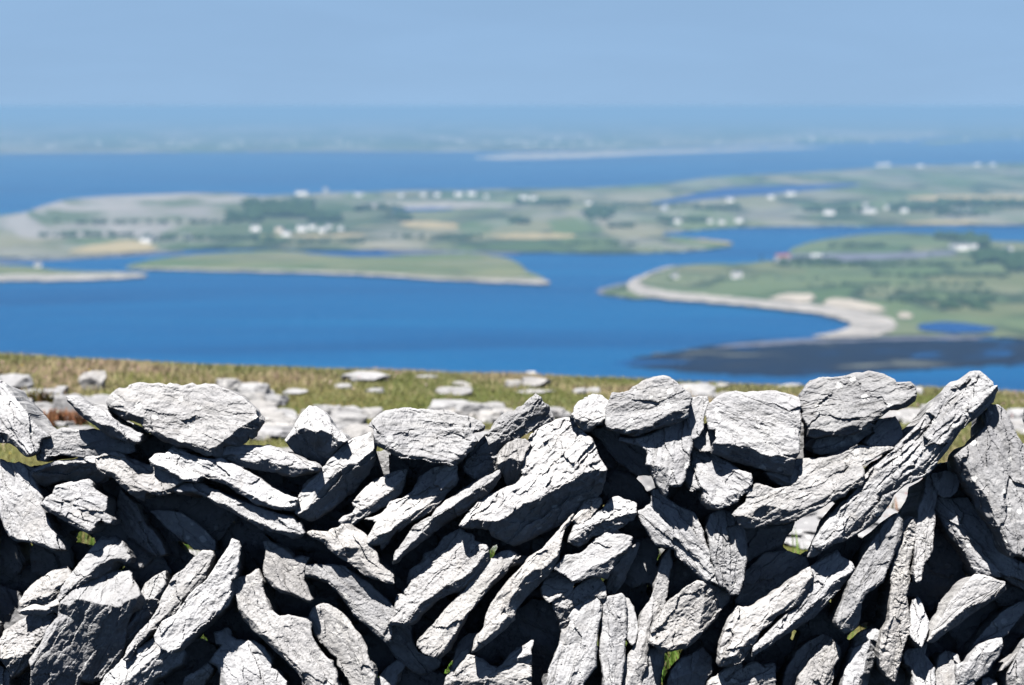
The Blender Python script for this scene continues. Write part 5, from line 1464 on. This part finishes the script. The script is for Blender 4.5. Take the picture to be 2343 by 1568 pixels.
HOUSES = [
 (1685, 636, 22, 'lone bright white house in the fields above the curving beach', 0, 1),
 (1543, 636, 15, 'small white house close to the tip of the near shore', 0, 1),
 (87, 610, 14, 'solitary white house on the shingle spit', 0, 1),
 (335, 556, 26, 'large white house at the foot of the limestone hill, beside the pale mound', 0, 1),
 (352, 549, 14, 'small white annexe behind the large house at the foot of the limestone hill', 0, 0),
 (428, 549, 18, 'detached white house between the pale mound and the village', 0, 1),
 (584, 528, 20, 'first white house of the village below the dark wood', 0, 0),
 (640, 530, 18, 'cream-coloured house at the front of the village below the dark wood', 1, 0),
 (655, 541, 20, 'lowest white house of the village below the dark wood', 0, 0),
 (690, 528, 22, 'white house in the middle of the village below the dark wood', 0, 0),
 (715, 524, 16, 'tall white house in the middle of the village below the dark wood', 0, 0),
 (738, 530, 16, 'white house near the inland end of the village', 0, 0),
 (752, 522, 13, 'small white house set back at the inland end of the village', 0, 0),
 (780, 526, 12, 'last small white house beyond the inland end of the village', 0, 0),
 (690, 446, 26, 'long white house on the ridge above the dark wood', 0, 0),
 (820, 449, 17, 'bright single white house on the seaward shore past the tower', 0, 0),
 (918, 450, 12, 'faint small house on the seaward shore, between the single white house and the terrace', 0, 0),
 (968, 449, 12, 'faint house beside the terrace on the seaward shore', 0, 0),
 (1000, 449, 13, 'pale house at the start of the terrace on the seaward shore', 0, 0),
 (1050, 448, 18, 'white house in the terrace on the seaward shore', 0, 0),
 (1080, 447, 20, 'brightest white house of the terrace on the seaward shore', 0, 0),
 (1112, 452, 10, 'small white house just past the brightest of the terrace', 0, 0),
 (1198, 456, 18, 'long low white house inland of the seaward shore', 0, 0),
 (1220, 457, 14, 'white house joined to the long low one inland of the seaward shore', 0, 0),
 (1346, 468, 12, 'lone pale house among dark groves mid peninsula', 0, 0),
 (1535, 504, 14, 'white cottage among trees, first by the strait', 0, 0),
 (1550, 510, 14, 'white cottage among trees, a little nearer the strait', 0, 0),
 (1625, 510, 12, 'pale cottage in the cluster above the strait', 0, 0),
 (1650, 512, 14, 'whitest cottage in the cluster above the strait', 0, 0),
 (1690, 509, 16, 'cottage at the far end of the cluster above the strait', 0, 0),
 (1670, 461, 15, 'white house alone beside the lagoon', 0, 0),
 (1763, 454, 14, 'white house by the lagoon, left of the tall bright one', 0, 0),
 (1808, 447, 20, 'tall bright white house overlooking the lagoon', 0, 0),
 (1860, 481, 15, 'cream house in the field south of the lagoon', 1, 0),
 (1897, 491, 24, 'long white bungalow in the field south of the lagoon', 0, 0),
 (1980, 474, 15, 'house tucked under the dark wood, set behind the long white row', 0, 0),
 (1988, 487, 28, 'long white row of a house at the edge of the dark wood', 0, 0),
 (2030, 478, 13, 'small pale house beside the long white row', 0, 0),
 (2068, 486, 15, 'white house at the end of the cluster by the dark wood', 0, 0),
 (2190, 490, 18, 'first of a white pair of houses in front of the dark wood', 0, 0),
 (2218, 490, 18, 'second, brighter of a white pair of houses in front of the dark wood', 0, 0),
 (2010, 380, 14, 'white house on the far rim of the peninsula', 0, 0),
 (2026, 379, 20, 'larger white house on the far rim of the peninsula', 0, 0),
 (2105, 382, 12, 'pale house on the far rim, between two clusters', 0, 0),
 (2235, 379, 14, 'house on the far rim near the picture edge', 0, 0),
 (2270, 379, 12, 'next house along the far rim near the picture edge', 0, 0),
 (2178, 568, 14, 'grey-white farm shed on the grassy mound', 2, 0),
 (2200, 572, 26, 'main white farmhouse on the grassy mound', 0, 0),
 (2226, 568, 16, 'white farmhouse by the dark trees on the grassy mound', 0, 0),
 (2304, 576, 20, 'lone white house amid dark trees near the picture edge', 0, 0),
]
for u, v, px, lab, wcol, big in HOUSES:
    house(u, v, px, lab, (M_WHITE, M_CREAM, M_GREY)[wcol], None, big=bool(big))
house(1790, 598, 34, 'low barn with a red roof at the edge of the mudflat', M_GREY, M_REDROOF, None, 'barn')
house(1868, 597, 24, 'pale grey barn near the red-roofed one at the edge of the mudflat', M_GREY, M_GREY, None, 'barn')
house(1520, 482, 15, 'pale grey barn among trees at the end of the lagoon', M_GREY, M_GREY, None, 'barn')

q = at_height(np.array([745, 440]), SEA + 2.3)
tw = empty('watch_tower', q, 'squat round stone watch tower on the seaward point of the peninsula', 'tower')
a = np.linspace(0, 2 * math.pi, 17)[:-1]
rings = [(6.2, -1), (5.2, 9.0), (5.5, 9.0), (5.5, 10.4), (4.8, 10.4), (4.8, 9.4)]
V = np.concatenate([np.stack([np.cos(a) * r, np.sin(a) * r, a * 0 + z], 1) for r, z in rings])
F = [(k * 16 + i, k * 16 + (i + 1) % 16, (k + 1) * 16 + (i + 1) % 16, (k + 1) * 16 + i) for k in range(5) for i in range(16)]
link('tower_body', V[:32], F[:16], M_GREY, tw)
link('parapet', V[32:], [(k * 16 + i, k * 16 + (i + 1) % 16, (k + 1) * 16 + (i + 1) % 16, (k + 1) * 16 + i) for k in range(3) for i in range(16)] + [tuple(48 + i for i in range(16))], M_GREY, tw)

# pale specks of houses on the far shore, too far to count
rg = np.random.default_rng(9)
VV, FF = [], []
box_v = np.array([(-1, -1, 0), (1, -1, 0), (1, 1, 0), (-1, 1, 0), (-1, -1, 1), (1, -1, 1), (1, 1, 1), (-1, 1, 1), (-1, 0, 1.6), (1, 0, 1.6)], float)
box_t = np.array([(0, 1, 5), (0, 5, 4), (2, 3, 7), (2, 7, 6), (1, 2, 6), (1, 6, 9), (1, 9, 5), (3, 0, 4), (3, 4, 8), (3, 8, 7), (4, 5, 9), (4, 9, 8), (6, 7, 8), (6, 8, 9)])
for k in range(150):
    u = rg.uniform(-20, 2380); v = 337 - abs(rg.normal(0, 14))
    if u > 1500: v -= (u - 1500) * .022
    q = at_height(np.array([u, v]), SEA + 8)
    s = rg.uniform(.6, 1.1)
    VV.append(box_v * np.array([9, 5, 4.5]) * s + q); FF.append(box_t + 10 * k)
o = tri_mesh('distant_town', np.concatenate(VV), np.concatenate(FF), M_FARTOWN)
tag(o, 'pale specks of a distant town strung along the hazy far shore', 'town', kind='stuff')

# ------------------------------------------------------------------ haze
HX, HY0, HY1, HZ0, HZ1 = 150000.0, -15000.0, 150000.0, SEA - 8.0, CAMZ + .9
V = [(x, y, z) for z in (HZ0, HZ1) for x, y in ((-HX, HY0), (HX, HY0), (HX, HY1), (-HX, HY1))]
m = bpy.data.materials.new('sea haze'); m.use_nodes = True
nt = m.node_tree; nt.nodes.clear()
out = nt.nodes.new('ShaderNodeOutputMaterial'); pv = nt.nodes.new('ShaderNodeVolumePrincipled')
pv.inputs['Color'].default_value = HAZE_COL
pv.inputs['Density'].default_value = HAZE_DENS
pv.inputs['Anisotropy'].default_value = 0.0
nt.links.new(pv.outputs[0], out.inputs['Volume'])
hz = link('haze', V, [(3, 2, 1, 0), (4, 5, 6, 7), (0, 1, 5, 4), (1, 2, 6, 5), (2, 3, 7, 6), (3, 0, 4, 7)], m)
tag(hz, 'pale blue sea haze lying over the whole bay', 'haze', kind='stuff')

# ------------------------------------------------------------------ light, sky, camera
w = bpy.data.worlds.new('World'); SC.world = w
w.use_nodes = True
nt = w.node_tree
bg = nt.nodes['Background']
n = N(nt)
sky = nt.nodes.new('ShaderNodeTexSky'); sky.sky_type = 'NISHITA'
sky.sun_disc = False
elev = math.asin(SUN_DIR.z)
sky.sun_elevation = elev
sky.sun_rotation = math.atan2(SUN_DIR.x, SUN_DIR.y) % (2 * math.pi)
sky.altitude = 200; sky.air_density = SKY_AIR; sky.dust_density = SKY_DUST; sky.ozone_density = SKY_OZ
# thin high cloud: an even veil low in the sky, with a few wisps in it
tcw = n.add('ShaderNodeTexCoord').outputs['Generated']
sz_ = n.add('ShaderNodeSeparateXYZ'); n.put(sz_.inputs[0], tcw)
low = n.ramp(sz_.outputs[2], [(0.0, .95), (.03, .93), (.13, .88), (.26, 0.0)])
cl = n.noise(n.mapping(tcw, (2.2, 2.2, 14.0), (.3, 0, .12)), 2.6, 6, .6, .5)
wisp = n.ramp(cl, [(.38, .98), (.78, 1.06)])
veil = n.mix(1.0, CLOUD_COL, wisp, 'MULTIPLY')
col = n.mix(low, sky.outputs[0], veil)
n.put(bg.inputs['Color'], col)
bg.inputs['Strength'].default_value = SKY_STR

sl = bpy.data.lights.new('sun', 'SUN'); sl.energy = SUN_STR; sl.angle = math.radians(.53); sl.color = (1.0, .965, .91)
so = bpy.data.objects.new('sun', sl); COL.objects.link(so)
so.rotation_euler = SUN_DIR.to_track_quat('Z', 'Y').to_euler()
so.location = (-6, -20, 40)

cd = bpy.data.cameras.new('camera'); co = bpy.data.objects.new('camera', cd); COL.objects.link(co)
co.location = (0, 0, CAMZ); co.rotation_euler = (math.pi / 2 - PITCH, 0, 0)
cd.sensor_width = 23.6; cd.lens = FPX / 2342 * 23.6
cd.clip_start = .1; cd.clip_end = 400000
cd.dof.use_dof = True; cd.dof.focus_distance = YW + .02; cd.dof.aperture_fstop = FSTOP; cd.dof.aperture_blades = 9
SC.camera = co

SC.view_settings.view_transform = 'Standard'; SC.view_settings.look = 'None'
SC.view_settings.exposure = EXPOSURE; SC.view_settings.gamma = 1.0
cy_ = SC.cycles
cy_.max_bounces = 5; cy_.diffuse_bounces = 0; cy_.glossy_bounces = 2; cy_.volume_bounces = 0; cy_.transmission_bounces = 2
cy_.use_denoising = True
try:
    cy_.denoiser = 'OPENIMAGEDENOISE'; cy_.denoising_input_passes = 'RGB_ALBEDO_NORMAL'
except Exception:
    pass
cy_.sample_clamp_indirect = 4.0
